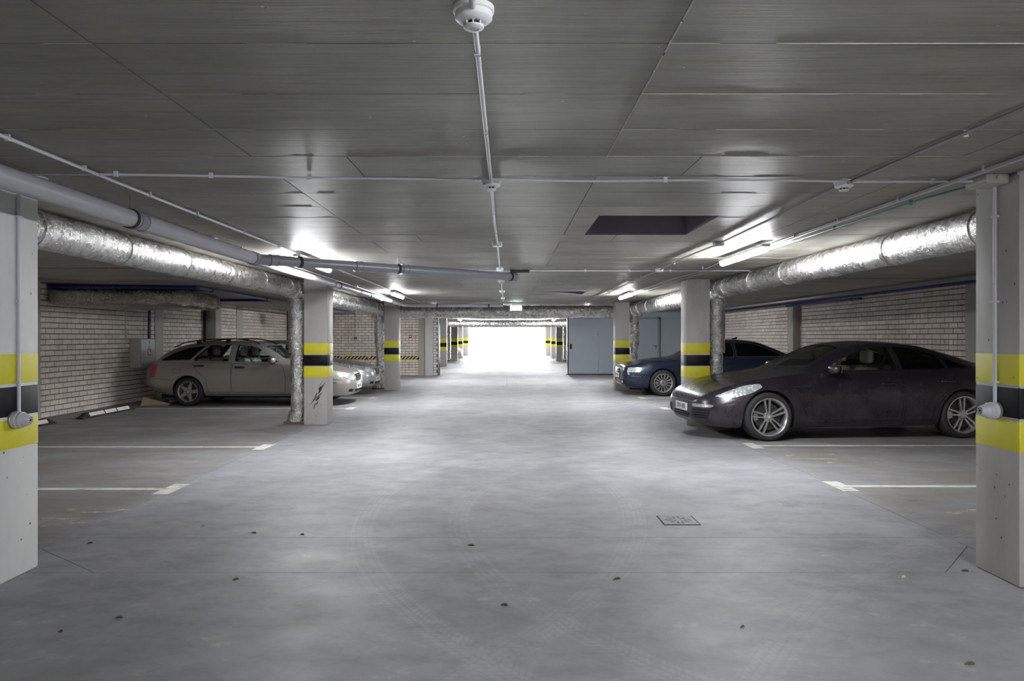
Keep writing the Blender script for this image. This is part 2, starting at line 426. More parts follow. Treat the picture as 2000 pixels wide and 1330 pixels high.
for y0, y1 in pil:
    bevel(MB().box(XL-.01, -8.2, y0, y1, 0, CEIL).build('pilaster', M['pilaster'], wall_left), .008, 1)
    bevel(MB().box(8.06, XR+.01, y0, y1, 0, CEIL).build('pilaster', M['pilaster'], wall_right), .008, 1)
for y0, y1 in ((17.25, 17.65), (22.46, 22.98)): MB().box(XL-.01, XL+.03, y0, y1, 0, CEIL).build('concrete_stiffener', M['pilaster'], wall_left)
first = True
for a, b in segs(-6.2, 27.6, lcuts):
    lim = 0
    if abs(a-12.52) < .1: lim = 300
    brickwall(wall_left, 'x+', XL-.004, a, b, .0, CEIL, False, lim, key=lambda t: t[0])
for a, b in segs(-6.2, 28.2, pil):
    lim = 300 if abs(a-12.52) < .1 else 0
    brickwall(wall_right, 'x-', XR+.004, a, b, .0, CEIL, True, lim, key=lambda t: (t[2] < 1.4, t[0]))
# far bays: plain plaster lining past the fire partition
MB().box(XL, XL+.02, 28.3, 58, 0, CEIL).build('plaster_lining', M['pilaster'], wall_left)
MB().box(XR-.02, XR, 28.6, 58, 0, CEIL).build('plaster_lining', M['pilaster'], wall_right)
# fire partition: brick on the left, steel on the right, lane opening between
m = MB(); m.box(XL, -2.63, 27.72, 28.0, 0, CEIL+.05).box(-2.63, 2.45, 27.72, 28.0, 2.27, CEIL+.05)
wb = struct(m.build('wall_back', M['mortar']))
brickwall(wb, 'y-', 27.724, XL+.02, -3.43, 0, CEIL, True, 220, key=lambda t: (t[0] < -6.9, -t[2]))
brickwall(wb, 'y-', 27.724, -2.86, -2.70, 0, 2.27, False, 40)
MB().box(-3.43, -3.17, 27.68, 27.73, 0, CEIL).build('concrete_stiffener', M['pilaster'], wb)
MB().box(-2.70, -2.63, 27.68, 28.02, 0, 2.27).build('steel_jamb', M['steel'], wb)
MB().box(-2.64, 2.46, 27.68, 28.02, 2.25, CEIL).build('lintel', M['pilaster'], wb)
dg = tag(bevel(MB().box(-3.17, -2.86, 27.52, 27.67, 0, 2.30).build('steel_counterweight_casing', M['box']), .006, 1), 'tall narrow pale grey steel casing on the brick partition left of the lane opening', 'casing')
m = MB(); m.box(2.45, XR, 28.45, 28.7, 0, CEIL+.05)
wbr = struct(m.build('wall_back', M['greydoor2']))
for x0, x1 in ((6.12, 7.2), (7.21, XR)): MB().box(x0, x1, 28.43, 28.46, 0, 2.24).build('panel', M['greydoor'], wbr)
MB().box(4.9, XR, 28.42, 28.45, 2.26, CEIL).build('panel', M['greydoor'], wbr)
sd = thing('sliding_fire_door', 'pale grey sliding fire door standing open right of the lane opening', 'door', (2.45, 28.3, 0))
for i, (x0, x1) in enumerate(((0, 1.2), (1.205, 2.55))): bevel(MB().box(x0, x1, -.04, .04, .03, 2.24).build('door_panel', M['greydoor'], sd), .004, 1)
MB().box(-.03, 0, -.05, .05, .02, 2.25).build('edge_strip', M['slot'], sd)
MB().box(.05, .13, -.05, -.035, 1.02, 1.22).build('recessed_handle', M['slot'], sd)
MB().box(-.1, 2.6, -.06, .06, 0, .02).build('bottom_seal', M['slot'], sd)
MB().box(-.3, 2.6, -.02, .03, 2.26, 2.33).build('top_rail', M['steel'], sd)
for z in (.15, 1.6): MB().lathe([(0, 0), (.025, 0), (.025, .01), (0, .01)], 12, mat=Matrix.Translation((1.16, -.045, z)) @ Matrix.Rotation(PI/2, 4, 'X')).build('door_bolt', M['steel'], sd)
pd = thing('door_1', 'grey steel pass door with lever handle behind the right foil riser', 'door', (5.05, 28.4, 0)); pd['kind'] = 'structure'
bevel(MB().box(0, .97, -.03, .03, .01, 2.22).build('door_leaf', M['greydoor'], pd), .004, 1)
MB().box(-.06, 0, -.05, .05, 0, 2.28).box(.975, 1.035, -.05, .05, 0, 2.28).box(-.06, 1.035, -.05, .05, 2.225, 2.28).build('door_frame', M['greydoor2'], pd)
m = MB().tube(smoothpath([(.90, -.03, 1.14), (.90, -.08, 1.14), (.76, -.08, 1.14)], .02), .011, 8).build('lever_handle', M['steel'], pd, 40)
MB().box(.88, .92, -.036, -.03, 1.02, 1.18).build('handle_plate', M['steel'], pd)
# exit end
m = MB(); m.box(XL-.3, -3.15, 58, 58.3, 0, CEIL+.3).box(3.2, XR+.3, 58, 58.3, 0, CEIL+.3).box(-3.15, 3.2, 58, 58.3, 2.26, CEIL+.3)
struct(m.build('wall_far', M['pilaster']))
g = MB().box(-60, 60, 60, 160, -.3, -.005).build('ground', plain('pale_yard', (215, 215, 212), .8)); struct(g)
wy = MB().box(-60, 60, 110, 110.5, 0, 9).build('wall_outside', plain('pale_outside_render', (225, 226, 228), .8)); struct(wy)
for x0, lb in ((-3.2, 'low pale concrete block outside the exit, left side'), (2.65, 'low pale concrete block outside the exit, right side')):
    tag(bevel(MB().box(x0, x0+.5, 62.5, 63, -.005, .72).build('concrete_block', M['pilaster']), .02), lb, 'block')
# ================================================================== PILLARS
nm = ['nearest', 'second', 'third']
M['pale'] = concrete('smooth_concrete_painted_lit', (205, 205, 205), (224, 223, 221), .6, True, (1, 1, .12), .12)  # lamp light on the near left shafts is put into this lighter colour
def pillar(x0, y0, label, bands=True):
    t = thing('concrete_pillar', label, 'pillar', (x0+.2, y0+.2, 0))
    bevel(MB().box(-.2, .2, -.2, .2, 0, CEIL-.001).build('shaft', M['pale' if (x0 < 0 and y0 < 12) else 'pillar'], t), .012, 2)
    for nme, z0, z1, mt in (('yellow_band', 1.2, 1.403, 'yellow'), ('black_band', 1.0, 1.2, 'black'), ('yellow_band', .80, 1.0, 'yellow')):
        bevel(MB().box(-.2016, .2016, -.2016, .2016, z0+.0005, z1-.0005).build(nme, M[mt], t), .0125, 2) if y0 < 30 else MB().box(-.2016, .2016, -.2016, .2016, z0, z1).build(nme, M[mt], t)
    return t
side = {-3.46: 'left', 3.06: 'right'}
for x0, sn in side.items():
    desc = {-3.65: 'banded concrete pillar behind the viewer, {} of the lane', 4.25: 'nearest yellow and black banded concrete pillar on the {}, cut by the frame edge',
            12.12: 'banded concrete pillar with scuffed lower shaft beside the silver estate car' if sn == 'left' else 'banded concrete pillar rising behind the nose of the dark sports car',
            20.05: 'third banded concrete pillar on the {}, just before the brick partition' if sn == 'left' else 'third banded concrete pillar on the {}, beside the pale grey doors',
            36.1: 'first banded pillar past the partition on the {} of the lane', 44.1: 'second banded pillar past the partition on the {} of the lane',
            49.2: 'third banded pillar past the partition on the {}, near the exit', 56.4: 'last banded pillar on the {}, at the bright exit'}
    for y0 in PY:
        if y0 == 28.3: continue
        p = pillar(x0, y0, desc[y0].format(sn))
        if y0 == 12.12 and sn == 'left':
            sc = MB()
            for i in range(14):
                a = random.random(); px = -.04+a*.14+random.uniform(-.04, .04); pz = .33+a*.35+random.uniform(-.04, .04)
                L = random.uniform(.03, .08); wv = random.uniform(.006, .02); an = random.uniform(.7, 1.3)
                Mx = Matrix.Translation((px, -.2005, pz)) @ Matrix.Rotation(PI/2, 4, 'X') @ Matrix.Rotation(an, 4, 'Z')
                sc.prism([(-L, -wv*.3), (-L*.3, -wv), (L*.6, -wv*.8), (L, wv*.2), (L*.2, wv), (-L*.6, wv*.6)], 0, .001, mat=Mx)
            stuff(sc.build('scuff_marks', M['cast'], p))
# ================================================================== DUCTS
def crumple(a, f):
    return lambda p: a*(noise.noise(p*f)+.5*noise.noise(p*f*2.3))
def ductrun(sx, lname):
    t = thing('foil_wrapped_duct', lname, 'duct', (sx*3.63, 12.3, 2.3))
    def L(P): return [Vector(p)-t.location for p in P]
    X = sx*3.645
    MB().tube(L(dens([(X, -5.8, 2.328), (X, 12.0, 2.328)], .05)), .148, 36, jit=crumple(.006, 5)).build('duct_pipe', M['foil'], t, 60)
    MB().tube(L(dens([(X, 12.0, 2.315), (X, 12.62, 2.305)], .05)), .160, 36, jit=crumple(.012, 6)).build('duct_tee', M['foil_r'], t, 60)
    MB().tube(L(dens([(X, 12.62, 2.29), (X, 20.0, 2.29)], .05)), .172, 36, jit=crumple(.009, 5)).build('duct_pipe', M['foil'], t, 60)
    MB().tube(L(dens([(X, 20.0, 2.27), (X, 20.75, 2.27)], .05)), .19, 36, jit=crumple(.014, 6)).build('duct_tee', M['foil_r'], t, 60)
    yy = -4.6
    while yy < 20:
        if not (11.8 < yy < 12.8):
            r, z = (.149, 2.328) if yy < 12.3 else (.174, 2.29)
            MB().tube(L(dens([(X, yy, z), (X, yy+.07, z)], .035)), r+.006, 36, jit=crumple(.004, 5)).build('tape_band', M['foil_t'], t, 60)
        yy += 1.25
    return t
def riser(x, y, label, mirror=1, zt=2.15):
    t = thing('foil_wrapped_riser', label, 'duct', (x, y, 0))
    MB().tube(dens([(0, 0, zt), (0, 0, 1.22)], .03), .15, 28, jit=crumple(.009, 9)).build('upper_section', M['foil_r'], t, 60)
    MB().tube(dens([(-.012*mirror, 0, 1.26), (-.018*mirror, 0, .14)], .03), .125, 28, jit=crumple(.010, 9)).build('lower_section', M['foil_r'], t, 60)
    MB().tube(dens([(0, 0, .2), (.02*mirror, 0, .04)], .03), .145, 28, jit=crumple(.014, 9)).build('foot_elbow', M['foil_r'], t, 60)
    bevel(MB().box(*sorted((-.15*mirror, .2*mirror)), -.14, .14, 0, .045).build('base_block', M['rusty'], t), .01, 1)
    return t
ductrun(-1, 'long foil wrapped round duct under the ceiling on the left of the lane'); ductrun(1, 'long foil wrapped round duct under the ceiling on the right of the lane')
riser(-3.64, 12.36, 'foil wrapped riser beside the scuffed left pillar and silver estate car', -1); riser(3.64, 12.38, 'foil wrapped riser behind the dark sports car bonnet')
riser(-3.66, 20.5, 'foil wrapped riser left of the third left pillar, behind the silver saloon', -1); riser(3.66, 20.5, 'foil wrapped riser right of the third right pillar, behind the blue saloon')
for x, y in ((-3.66, 44.6), (3.66, 44.6)):
    riser(x, y, 'distant foil riser past the partition, %s side' % ('left' if x < 0 else 'right'), 1 if x > 0 else -1)
t = thing('foil_cross_duct', 'foil wrapped duct crossing the lane under the ceiling behind the exit sign', 'duct', (0, 21.6, 2.26))
MB().tube(dens([(-4.1, 0, 0), (1.9, 0, 0)], .06), .19, 32, jit=crumple(.016, 5)).build('duct_pipe', M['foil_r'], t, 60)
MB().tube(dens([(1.9, 0, .01), (4.1, 0, .01)], .06), .185, 32, jit=crumple(.02, 5)).build('duct_pipe', M['foil_r'], t, 60)
for x in (-2.1, -.3, .6, 1.9): MB().tube(dens([(x, 0, 0), (x+.1, 0, 0)], .05), .2, 32, jit=crumple(.012, 5)).build('tape_band', M['foil_t'], t, 60)
t = thing('foil_cross_duct', 'farther foil duct crossing the lane beyond the partition', 'duct', (0, 39.5, 2.24))
MB().tube(dens([(-8.4, 0, 0), (8.1, 0, 0)], .12), .19, 24, jit=crumple(.014, 5)).build('duct_pipe', M['foil_r'], t, 60)
# flat foil duct by the left wall
m = MB(); poly = [(-8.5, 13.15), (-6.32, 13.95), (-6.3, 15.7), (-8.5, 15.7)]
m.prism(poly, 2.09, 2.42); o = m.build('duct_body', M['foil_d'])
bm = bmesh.new(); bm.from_mesh(o.data); bmesh.ops.recalc_face_normals(bm, faces=bm.faces)
bmesh.ops.bevel(bm, geom=bm.edges[:], offset=.09, segments=4, affect='EDGES', profile=.5)
bmesh.ops.triangulate(bm, faces=bm.faces); bmesh.ops.subdivide_edges(bm, edges=[e for e in bm.edges if e.calc_length() > .2], cuts=5, use_grid_fill=True)
bmesh.ops.subdivide_edges(bm, edges=[e for e in bm.edges if e.calc_length() > .12], cuts=2, use_grid_fill=True)
for v in bm.verts:
    p = v.co; v.co += Vector((noise.noise(p*3), noise.noise(p*3+Vector((5, 0, 0))), noise.noise(p*2.5+Vector((0, 9, 0)))*1.3))*.03
bm.to_mesh(o.data); bm.free(); o.data.shade_smooth()
t = thing('flat_foil_duct', 'sagging flat foil duct hanging near the left brick wall', 'duct', (-7.4, 14.6, 2.25))
for v in o.data.vertices: v.co -= t.location
o.parent = t
for q in ((.2, -.65), (.9, -.2), (-.6, -.9)): MB().tube([q+(.1,), q+(.24,)], .004, 6).build('hanger_rod', M['steel'], t)
t = thing('rectangular_duct', 'short grey rectangular duct near the left wall beyond the parked cars', 'duct', (-6.6, 24.6, 2.05))
bevel(MB().box(-.7, .62, -.2, .2, 0, .28).build('duct_body', M['foil_d'], t), .03, 2)
for x in (-.5, .4): MB().tube([(x, 0, .27), (x, 0, CEIL-2.05)], .005, 6).build('hanger_rod', M['steel'], t)
# ================================================================== PIPES
def clamp(parent, c, axis, r):
    A = Vector(axis).normalized(); q = Vector((0, 0, 1)).rotation_difference(A).to_matrix().to_4x4()
    MB().lathe([(r+.001, -.015), (r+.008, -.015), (r+.008, .015), (r+.001, .015)], 20, mat=Matrix.Translation(c) @ q, closed=True).build('pipe_clamp', M['dark'], parent)
    top = CEIL-parent.location.z
    if top > c[2]+r+.01: MB().tube([(c[0], c[1], c[2]+r), (c[0], c[1], top)], .004, 6).build('hanger_rod', M['steel'], parent)
def coupling(parent, a, d, r, L=.11):
    a = Vector(a); d = Vector(d).normalized()
    MB().tube([a, a+d*.012, a+d*.013, a+d*(L-.013), a+d*(L-.012), a+d*L], r, 20, rf=lambda i: (r+.008, r+.008, r+.004, r+.004, r+.008, r+.008)[i]).build('pipe_coupling', M['pvcd'], parent, 40)
o0 = Vector((-2.62, 7.3, 2.3))
t = thing('pvc_drain_pipe', 'thick grey plastic drain pipe running along the ceiling on the left', 'pipe', o0)
MB().tube([Vector((-2.62, -5.9, 2.375))-o0, Vector((-2.62, 7.35, 2.312))-o0], .0625, 24).build('main_pipe', M['pvc'], t, 40)
for yy in (-1.5, 5.0, 7.3): coupling(t, Vector((-2.62, yy, 2.375-(yy+5.9)*.00475))-o0, (0, 1, -.005), .0625)
for yy in (.5, 4.95): clamp(t, Vector((-2.62, yy, 2.375-(yy+5.9)*.00475))-o0, (0, 1, 0), .0625)
b0 = Vector((-2.60, 7.45, 2.312)); b1 = Vector((.10, 10.5, 2.385)); bd = (b1-b0)
MB().tube([b0-o0, b1-o0], .055, 24).build('branch_pipe', M['pvcd'], t, 40)
for f in (.03, .30, .475, .985): coupling(t, b0+bd*f-o0, bd, .055, .1)
for f in (.12, .46, .98): clamp(t, b0+bd*f-o0, bd, .055)
MB().box(-.03, .25, -.06, .1, 0, .03, mat=Matrix.Translation(Vector((.08, 10.45, 2.45))-o0)).build('ceiling_bracket', M['dark'], t)
o1 = Vector((-2.74, 13, 2.33))
t = thing('pvc_drain_pipe', 'thinner grey plastic pipe passing the scuffed left pillar top then turning across', 'pipe', o1)
P = smoothpath([(-2.66, 7.5, 2.31), (-2.74, 8.6, 2.33), (-2.74, 19.2, 2.35), (-1.9, 19.35, 2.35), (-.1, 19.6, 2.36)], .2)
MB().tube([p-o1 for p in P], .047, 18).build('pipe', M['pvc'], t, 50)
for yy in (11.6, 14.2, 16.8): clamp(t, Vector((-2.74, yy, 2.337))-o1, (0, 1, 0), .047)
for yy in (11.2, 13.2, 15.5): coupling(t, Vector((-2.74, yy, 2.337))-o1, (0, 1, 0), .047, .09)
for xx in (-1.9, -.5): clamp(t, Vector((xx, 19.35+.13*(xx+1.9), 2.352))-o1, (1, .13, 0), .047)
def pipe_thing(label, P, r, mat, cl=[], name='water_pipe', rad=.12):
    c = Vector(P[len(P)//2]); t = thing(name, label, 'pipe', c)
    MB().tube([p-c for p in smoothpath(P, rad)], r, 16).build('pipe', M[mat], t, 50)
    for q, ax in cl: clamp(t, Vector(q)-c, ax, r)
    return t
pipe_thing('blue painted pipe turning under the ceiling beside the flat foil duct', [(-8.5, 13.2, 2.44), (-5.9, 13.5, 2.44)], .036, 'blue', [((-7.3, 13.34, 2.44), (1, .1, 0))])  # near run of the grey-blue pipe; shade is put into its deeper blue
pipe_thing('grey blue pipe running away behind the silver estate car', [(-5.86, 13.5, 2.44), (-5.9, 13.7, 2.44), (-5.9, 27.5, 2.40)], .038, 'bluegrey', [((-5.9, y, 2.43), (0, 1, 0)) for y in (14.2, 17.4, 21, 24.5)])
pipe_thing('short blue branch pipe crossing to the left wall beyond the flat foil duct', [(-8.5, 18.2, 2.44), (-5.95, 18.2, 2.44)], .036, 'blue')
pipe_thing('blue pipe dropping into the hydrant cabinet', [(-8.4, 16.72, 2.42), (-8.4, 16.72, 1.45)], .035, 'blue', [((-8.4, 16.72, 1.9), (0, 0, 1))])
pipe_thing('thin white pipe down the brick wall left of the hydrant cabinet', [(-8.3, 15.4, 2.3), (-8.49, 15.75, 2.28), (-8.5, 15.85, 2.2), (-8.5, 15.9, 1.4)], .012, 'conduit')
pipe_thing('black pipe standing beside the left wall pilaster', [(-8.47, 19.95, 0), (-8.47, 19.95, 2.45)], .035, 'dark')
pipe_thing('long blue pipe under the ceiling along the right wall', [(7.9, -5, 2.45), (7.9, 28.3, 2.43)], .036, 'blue', [((7.9, y, 2.445), (0, 1, 0)) for y in (12.9, 15.2, 17.6, 20.5, 23.6)])
pipe_thing('short lower blue pipe with capped end on the right wall', [(7.86, 15.8, 2.355), (7.86, 20, 2.36)], .03, 'blue', [((7.86, 16.2, 2.355), (0, 1, 0))])
t = thing('cable_tray', 'perforated grey cable tray under the ceiling beside the long blue pipe', 'tray', (7.35, 12, 2.43))
yy = -4
m = MB(); m.box(-.1, -.094, -16, 16, -.02, .02).box(.094, .1, -16, 16, -.02, .02)
for i in range(400): m.box(-.094, .094, -16+i*.08, -16+i*.08+.045, -.02, -.017)
m.build('tray_body', M['ygrey'], t)
for i in range(12): MB().tube([(-.097, -4+i*1.6, 0), (-.097, -4+i*1.6, .059)], .005, 6).build('hanger_rod', M['steel'], t)
MB().tube([(-.03, -8, -.005), (.02, 0, -.008), (-.04, 6, -.005), (0, 15, -.005)], .009, 6).tube([(.05, -8, -.005), (.0, 2, -.006), (.05, 8, -.005), (.03, 15, -.005)], .008, 6).build('cable', M['dark'], t)
# ================================================================== CONDUITS, DETECTORS
def conduit(label, P, mat='conduit', r=.010, clips=(), cat='conduit', rad=.05):
    c = Vector(P[0]); t = thing('ceiling_conduit', label, cat, c)
    MB().tube([p-c for p in smoothpath(P, rad, 6)], r, 10).build('conduit', M[mat], t, 60)
    for q in clips:
        q = Vector(q)-c; MB().box(-.011, .011, -.007, .007, -.013, .020, mat=Matrix.Translation(q)).build('conduit_clip', M['conduit' if mat != 'green' else 'green'], t)
    return t
ZC = CEIL-.022
conduit('straight grey conduit down the middle of the ceiling linking the smoke detectors', [(-.1, -2, ZC), (-.1, 2.1, ZC), (-.098, 4.5, ZC), (-.105, 6, ZC), (-.098, 7.4, ZC), (-.1, 19, ZC)], clips=[(-.1, y, ZC) for y in (1.5, 2.42, 3.35, 5.6, 6.6, 8.5, 9.4, 11.5, 14.2, 17)])
conduit('grey conduit right of the lane between detectors and junction boxes', [(2.22, -2, ZC), (2.19, 3, ZC), (2.14, 4.5, ZC), (2.2, 7.4, ZC), (2.16, 8.6, ZC), (2.21, 10.3, ZC), (2.19, 12.5, ZC), (2.23, 15.5, ZC), (2.23, 20, ZC)], mat='dconduit', clips=[(2.19, y, ZC) for y in (3.4, 5.7, 9.3, 11.6, 14)])
conduit('pale conduit left of the lane feeding the left lamps', [(-2.44, -3, ZC), (-2.43, 3.4, ZC), (-2.45, 5.4, ZC), (-2.44, 7.9, ZC), (-2.42, 11, ZC), (-2.4, 13.2, ZC), (-2.44, 15, ZC), (-2.44, 20, ZC)], clips=[(-2.435, y, ZC) for y in (3.47, 4.1, 4.85, 5.6, 6.6, 7.6, 10.6)])
conduit('grey conduit close above the thick drain pipe', [(-2.93, -3, ZC), (-2.92, 4.5, ZC), (-2.87, 5.6, ZC), (-2.95, 7.2, ZC), (-2.93, 8.5, ZC), (-2.9, 19, ZC)], mat='conduit', clips=[(-2.91, y, ZC) for y in (4.95, 6.0, 6.7, 7.8)])
conduit('thin wavy conduit crossing the whole ceiling near the first detector row', [(-2.97, 4.12, ZC), (-2.85, 4.22, ZC), (-2.4, 4.24, ZC), (-1.9, 4.27, ZC), (-1.2, 4.33, ZC), (-.1, 4.37, ZC), (.5, 4.43, ZC), (1.0, 4.40, ZC), (1.6, 4.39, ZC), (2.2, 4.44, ZC), (2.9, 4.43, ZC)], mat='conduit', r=.0075, clips=[(-2.33, 4.24, ZC), (-1.78, 4.28, ZC), (-1.2, 4.33, ZC), (-.19, 4.37, ZC), (.98, 4.40, ZC), (2.1, 4.43, ZC), (2.65, 4.435, ZC)], rad=.2)
conduit('second thin conduit crossing the ceiling above the drain branch end', [(-1.4, 10.45, ZC), (-.1, 10.42, ZC), (2.2, 10.45, ZC), (3.55, 10.40, ZC)], r=.008, clips=[(x, 10.44, ZC) for x in (-.9, -.4, .2, 1.15, 1.8, 2.4)])
conduit('thin conduit crossing the far left ceiling bay', [(-8.3, 10.1, ZC), (-3.9, 10.0, ZC)], mat='dconduit', r=.007, clips=[(-7, 10.07, ZC), (-5.6, 10.03, ZC)])
conduit('thin conduit slanting over the flat foil duct', [(-8.3, 11.3, ZC), (-7.6, 12.2, ZC), (-6.6, 12.6, ZC), (-5.6, 12.9, ZC)], mat='dconduit', r=.008, clips=[(-7.2, 12.4, ZC)])
conduit('grey conduit feeding the right lamps', [(2.74, -3, ZC), (2.76, 7.3, ZC), (2.74, 9, ZC), (2.86, 10.6, ZC), (2.72, 12.2, ZC), (2.76, 13, ZC), (2.7, 20, ZC)], mat='dconduit', clips=[(2.75, y, ZC) for y in (4.1, 5.0, 5.9, 6.8, 10)])
conduit('second grey conduit running tight beside the right lamp feed', [(2.79, -3, ZC), (2.80, 6.2, ZC), (2.83, 7.4, ZC)], mat='conduit', r=.008)
conduit('green conduit leaving the junction box on the right near pillar', [(2.99, 4.45, ZC), (2.92, 5.0, ZC), (2.92, 6.7, ZC), (2.92, 7.6, ZC)], mat='green', r=.008, clips=[(2.92, 5.15, ZC), (2.92, 6.35, ZC)])
conduit('thin conduit running on from the green one past the second right pillar', [(2.92, 7.6, ZC), (2.95, 12, ZC), (2.92, 20, ZC)], mat='dconduit', r=.007)
conduit('thin conduit along the ceiling of the far right bay', [(3.9, 11.8, ZC), (8.0, 11.9, ZC)], mat='dconduit', r=.006)
conduit('thin conduit bending down into the nearest right pillar box', [(3.0, -3, ZC), (3.0, 4.0, ZC), (3.02, 4.2, ZC)], mat='conduit', r=.010, clips=[(3.0, 3.9, ZC)])
def detector(label, x, y, s=1.0):
    t = thing('smoke_detector', label, 'smoke detector', (x, y, CEIL))
    MB().lathe([(.062, 0), (.062, -.014), (.058, -.017)], 32).build('mounting_base', M['white'], t, 40)
    MB().lathe([(.056, -.014), (.056, -.034), (.047, -.042), (.034, -.046), (.03, -.046)], 32).build('housing', M['white'], t, 40)
    MB().lathe([(.024, -.044), (.024, -.057)], 24).build('sensing_chamber', M['slot'], t, 40)
    for i in range(8):
        a = PI/4*i; MB().box(-.002, .002, .024, .031, -.058, -.044, mat=Matrix.Rotation(a, 4, 'Z')).build('vent_rib', M['white'], t)
    MB().lathe([(.031, -.056), (.031, -.060), (.026, -.064), (.016, -.065), (.015, -.063), (0, -.063)], 24).build('cap', M['white'], t, 40)
for (x, y, lb) in ((-.1, 2.14, 'large nearest white smoke detector at the top of the picture'), (-.098, 4.5, 'white smoke detector on the middle conduit where the wavy conduit crosses'),
        (2.14, 4.52, 'white smoke detector on the right side conduit by the wavy crossing conduit'), (-2.92, 4.42, 'white smoke detector above the thick drain pipe'),
        (-.1, 12.4, 'middle detector just beyond the drain branch end'), (-.1, 15.2, 'middle detector before the exit sign'), (2.23, 15.4, 'detector near the far right lamp')): detector(lb, x, y)
def jbox(label, x, y, z=CEIL, sx=.05, sy=.05, h=.045, rot=0, mat='white'):
    t = thing('junction_box', label, 'junction box', (x, y, z))
    bevel(MB().box(-sx, sx, -sy, sy, -h, 0).build('box_body', M[mat], t), .006, 2); bevel(MB().box(-sx+.004, sx-.004, -sy+.004, sy-.004, -h-.006, -h).build('box_lid', M[mat], t), .002, 1)
    for d in (-1, 1): MB().lathe([(.013, 0), (.013, .02)], 10, mat=Matrix.Translation((0, d*sy, -.022)) @ Matrix.Rotation(-d*PI/2, 4, 'X')).build('gland', M[mat], t)
    return t
jbox('junction box on the middle conduit beyond the second detector', -.1, 7.4); jbox('junction box on the middle conduit behind the drain branch', -.1, 10.2)
jbox('last junction box on the middle conduit', -.1, 17.8); jbox('junction box on the right conduit near the square ceiling opening', 2.2, 7.4, mat='ygrey')
jbox('junction box on the right conduit at the second cross conduit', 2.21, 10.3); jbox('junction box on the right conduit past the cross conduit', 2.19, 12.6)
jbox('junction box above the thick drain pipe by its coupling', -2.95, 7.1); jbox('small junction box above the thin drain pipe on the left', -2.9, 13.6)
jbox('pale junction box at the top of the right near pillar', 2.98, 4.42, CEIL, .07, .1, .05, mat='pilaster')
# sounder cones and drop conduits on the near pillars
def sounder(label, x, y, z, d):
    t = thing('alarm_sounder', label, 'sounder', (x, y, z)); R = Matrix.Rotation(d*PI/2, 4, 'Y')
    MB().lathe([(.054, 0), (.056, .012), (.052, .016)], 32, mat=R).build('back_plate', M['ygrey'], t, 40)
    MB().lathe([(.054, .016), (.054, .038), (.048, .042), (.050, .046), (.050, .06), (.044, .064)], 32, mat=R).build('body', M['conduit'], t, 40)
    MB().lathe([(.046, .062), (.030, .104), (.026, .108), (.0, .108)], 32, mat=R).build('horn_cone', M['conduit'], t, 40)
    MB().lathe([(.008, .107), (.008, .1105), (0, .1105)], 12, mat=R).build('button', M['slot'], t)
    for i in range(8):
        MB().box(-.002, .002, .013, .022, .1075, .1095, mat=R @ Matrix.Rotation(i*PI/4, 4, 'Z')).build('slot', M['slot'], t)
sounder('grey cone sounder on the black band of the near left pillar', -3.059, 4.41, .985, 1); sounder('white cone sounder on the lower band of the near right pillar', 3.059, 4.44, 1.04, -1)
for sx, nme in ((-1, 'left'), (1, 'right')):
    t = thing('drop_conduit', 'grey conduit dropping down the near %s pillar to its sounder' % nme, 'conduit', (sx*3.045, 4.44, 1.1))
    MB().tube([(0, 0, -.07 if sx < 0 else -.02), (0, 0, .5), (0, .0, .9), (0, 0, 1.37)], .0105, 12).build('conduit', M['conduit'], t, 50)
    for z in (.12, .62, 1.15): MB().box(-.018*1, .018, -.022, .016, -.006, .006, mat=Matrix.Translation((0, 0, z))).build('conduit_clip', M['conduit'], t)
# small wall devices on the brick partition
t = thing('wall_switch', 'small grey wall box at the end of a drop conduit on the brick partition', 'switch', (-5.88, 27.7, 1.45))
MB().tube([(0, -.02, .04), (0, -.02, .95)], .012, 8).build('conduit', M['conduit'], t); bevel(MB().box(-.05, .05, -.05, 0, -.05, .05).build('box_body', M['cast'], t), .006, 1)
t = thing('alarm_button', 'small red and white call point on the brick partition right of the third left pillar', 'call point', (-3.76, 27.7, 1.52))
MB().tube([(0, -.01, .04), (0, -.01, .9)], .006, 8).build('conduit', M['conduit'], t); MB().lathe([(.06, 0), (.06, .035), (0, .035)], 20, mat=Matrix.Rotation(PI/2, 4, 'X')).build('housing', M['red'], t); MB().box(-.035, .035, -.04, -.035, -.02, .02).build('glass_plate', M['white'], t)
# hazard boards
hz = MB()
for i in range(5):
    x0 = -8.4+i*1.0; t = thing('hazard_board', 'yellow and black diagonal striped board on the brick partition, number %s from the left wall' % ['one', 'two', 'three', 'four', 'five'][i], 'hazard board', (x0, 27.69, .69), group='hazard boards')
    t['label'] = ['striped hazard board on the partition next to the left wall', 'striped hazard board second from the left wall', 'striped hazard board in the middle of the row', 'striped hazard board seen right of the scuffed pillar', 'striped hazard board ending behind the far left foil riser'][i]
    MB().box(0, .985, -.012, 0, -.075, .075).build('board', plain('board_yellow', (206, 186, 110), .5) if i == 0 else bpy.data.materials['board_yellow'], t)
    sm = MB()
    for k in range(7):
        a = k*.14+.02; sm.prism([(a, -.075), (a+.06, -.075), (min(a+.19, .985), .075), (min(a+.13, .985), .075)] if a+.06 < .9 else [(a, -.075), (.985, -.075), (.985, .05)], 0, .002, mat=Matrix.Translation((0, -.012, 0)) @ Matrix.Rotation(PI/2, 4, 'X'))
    sm.build('black_stripes', M['slot'], t)
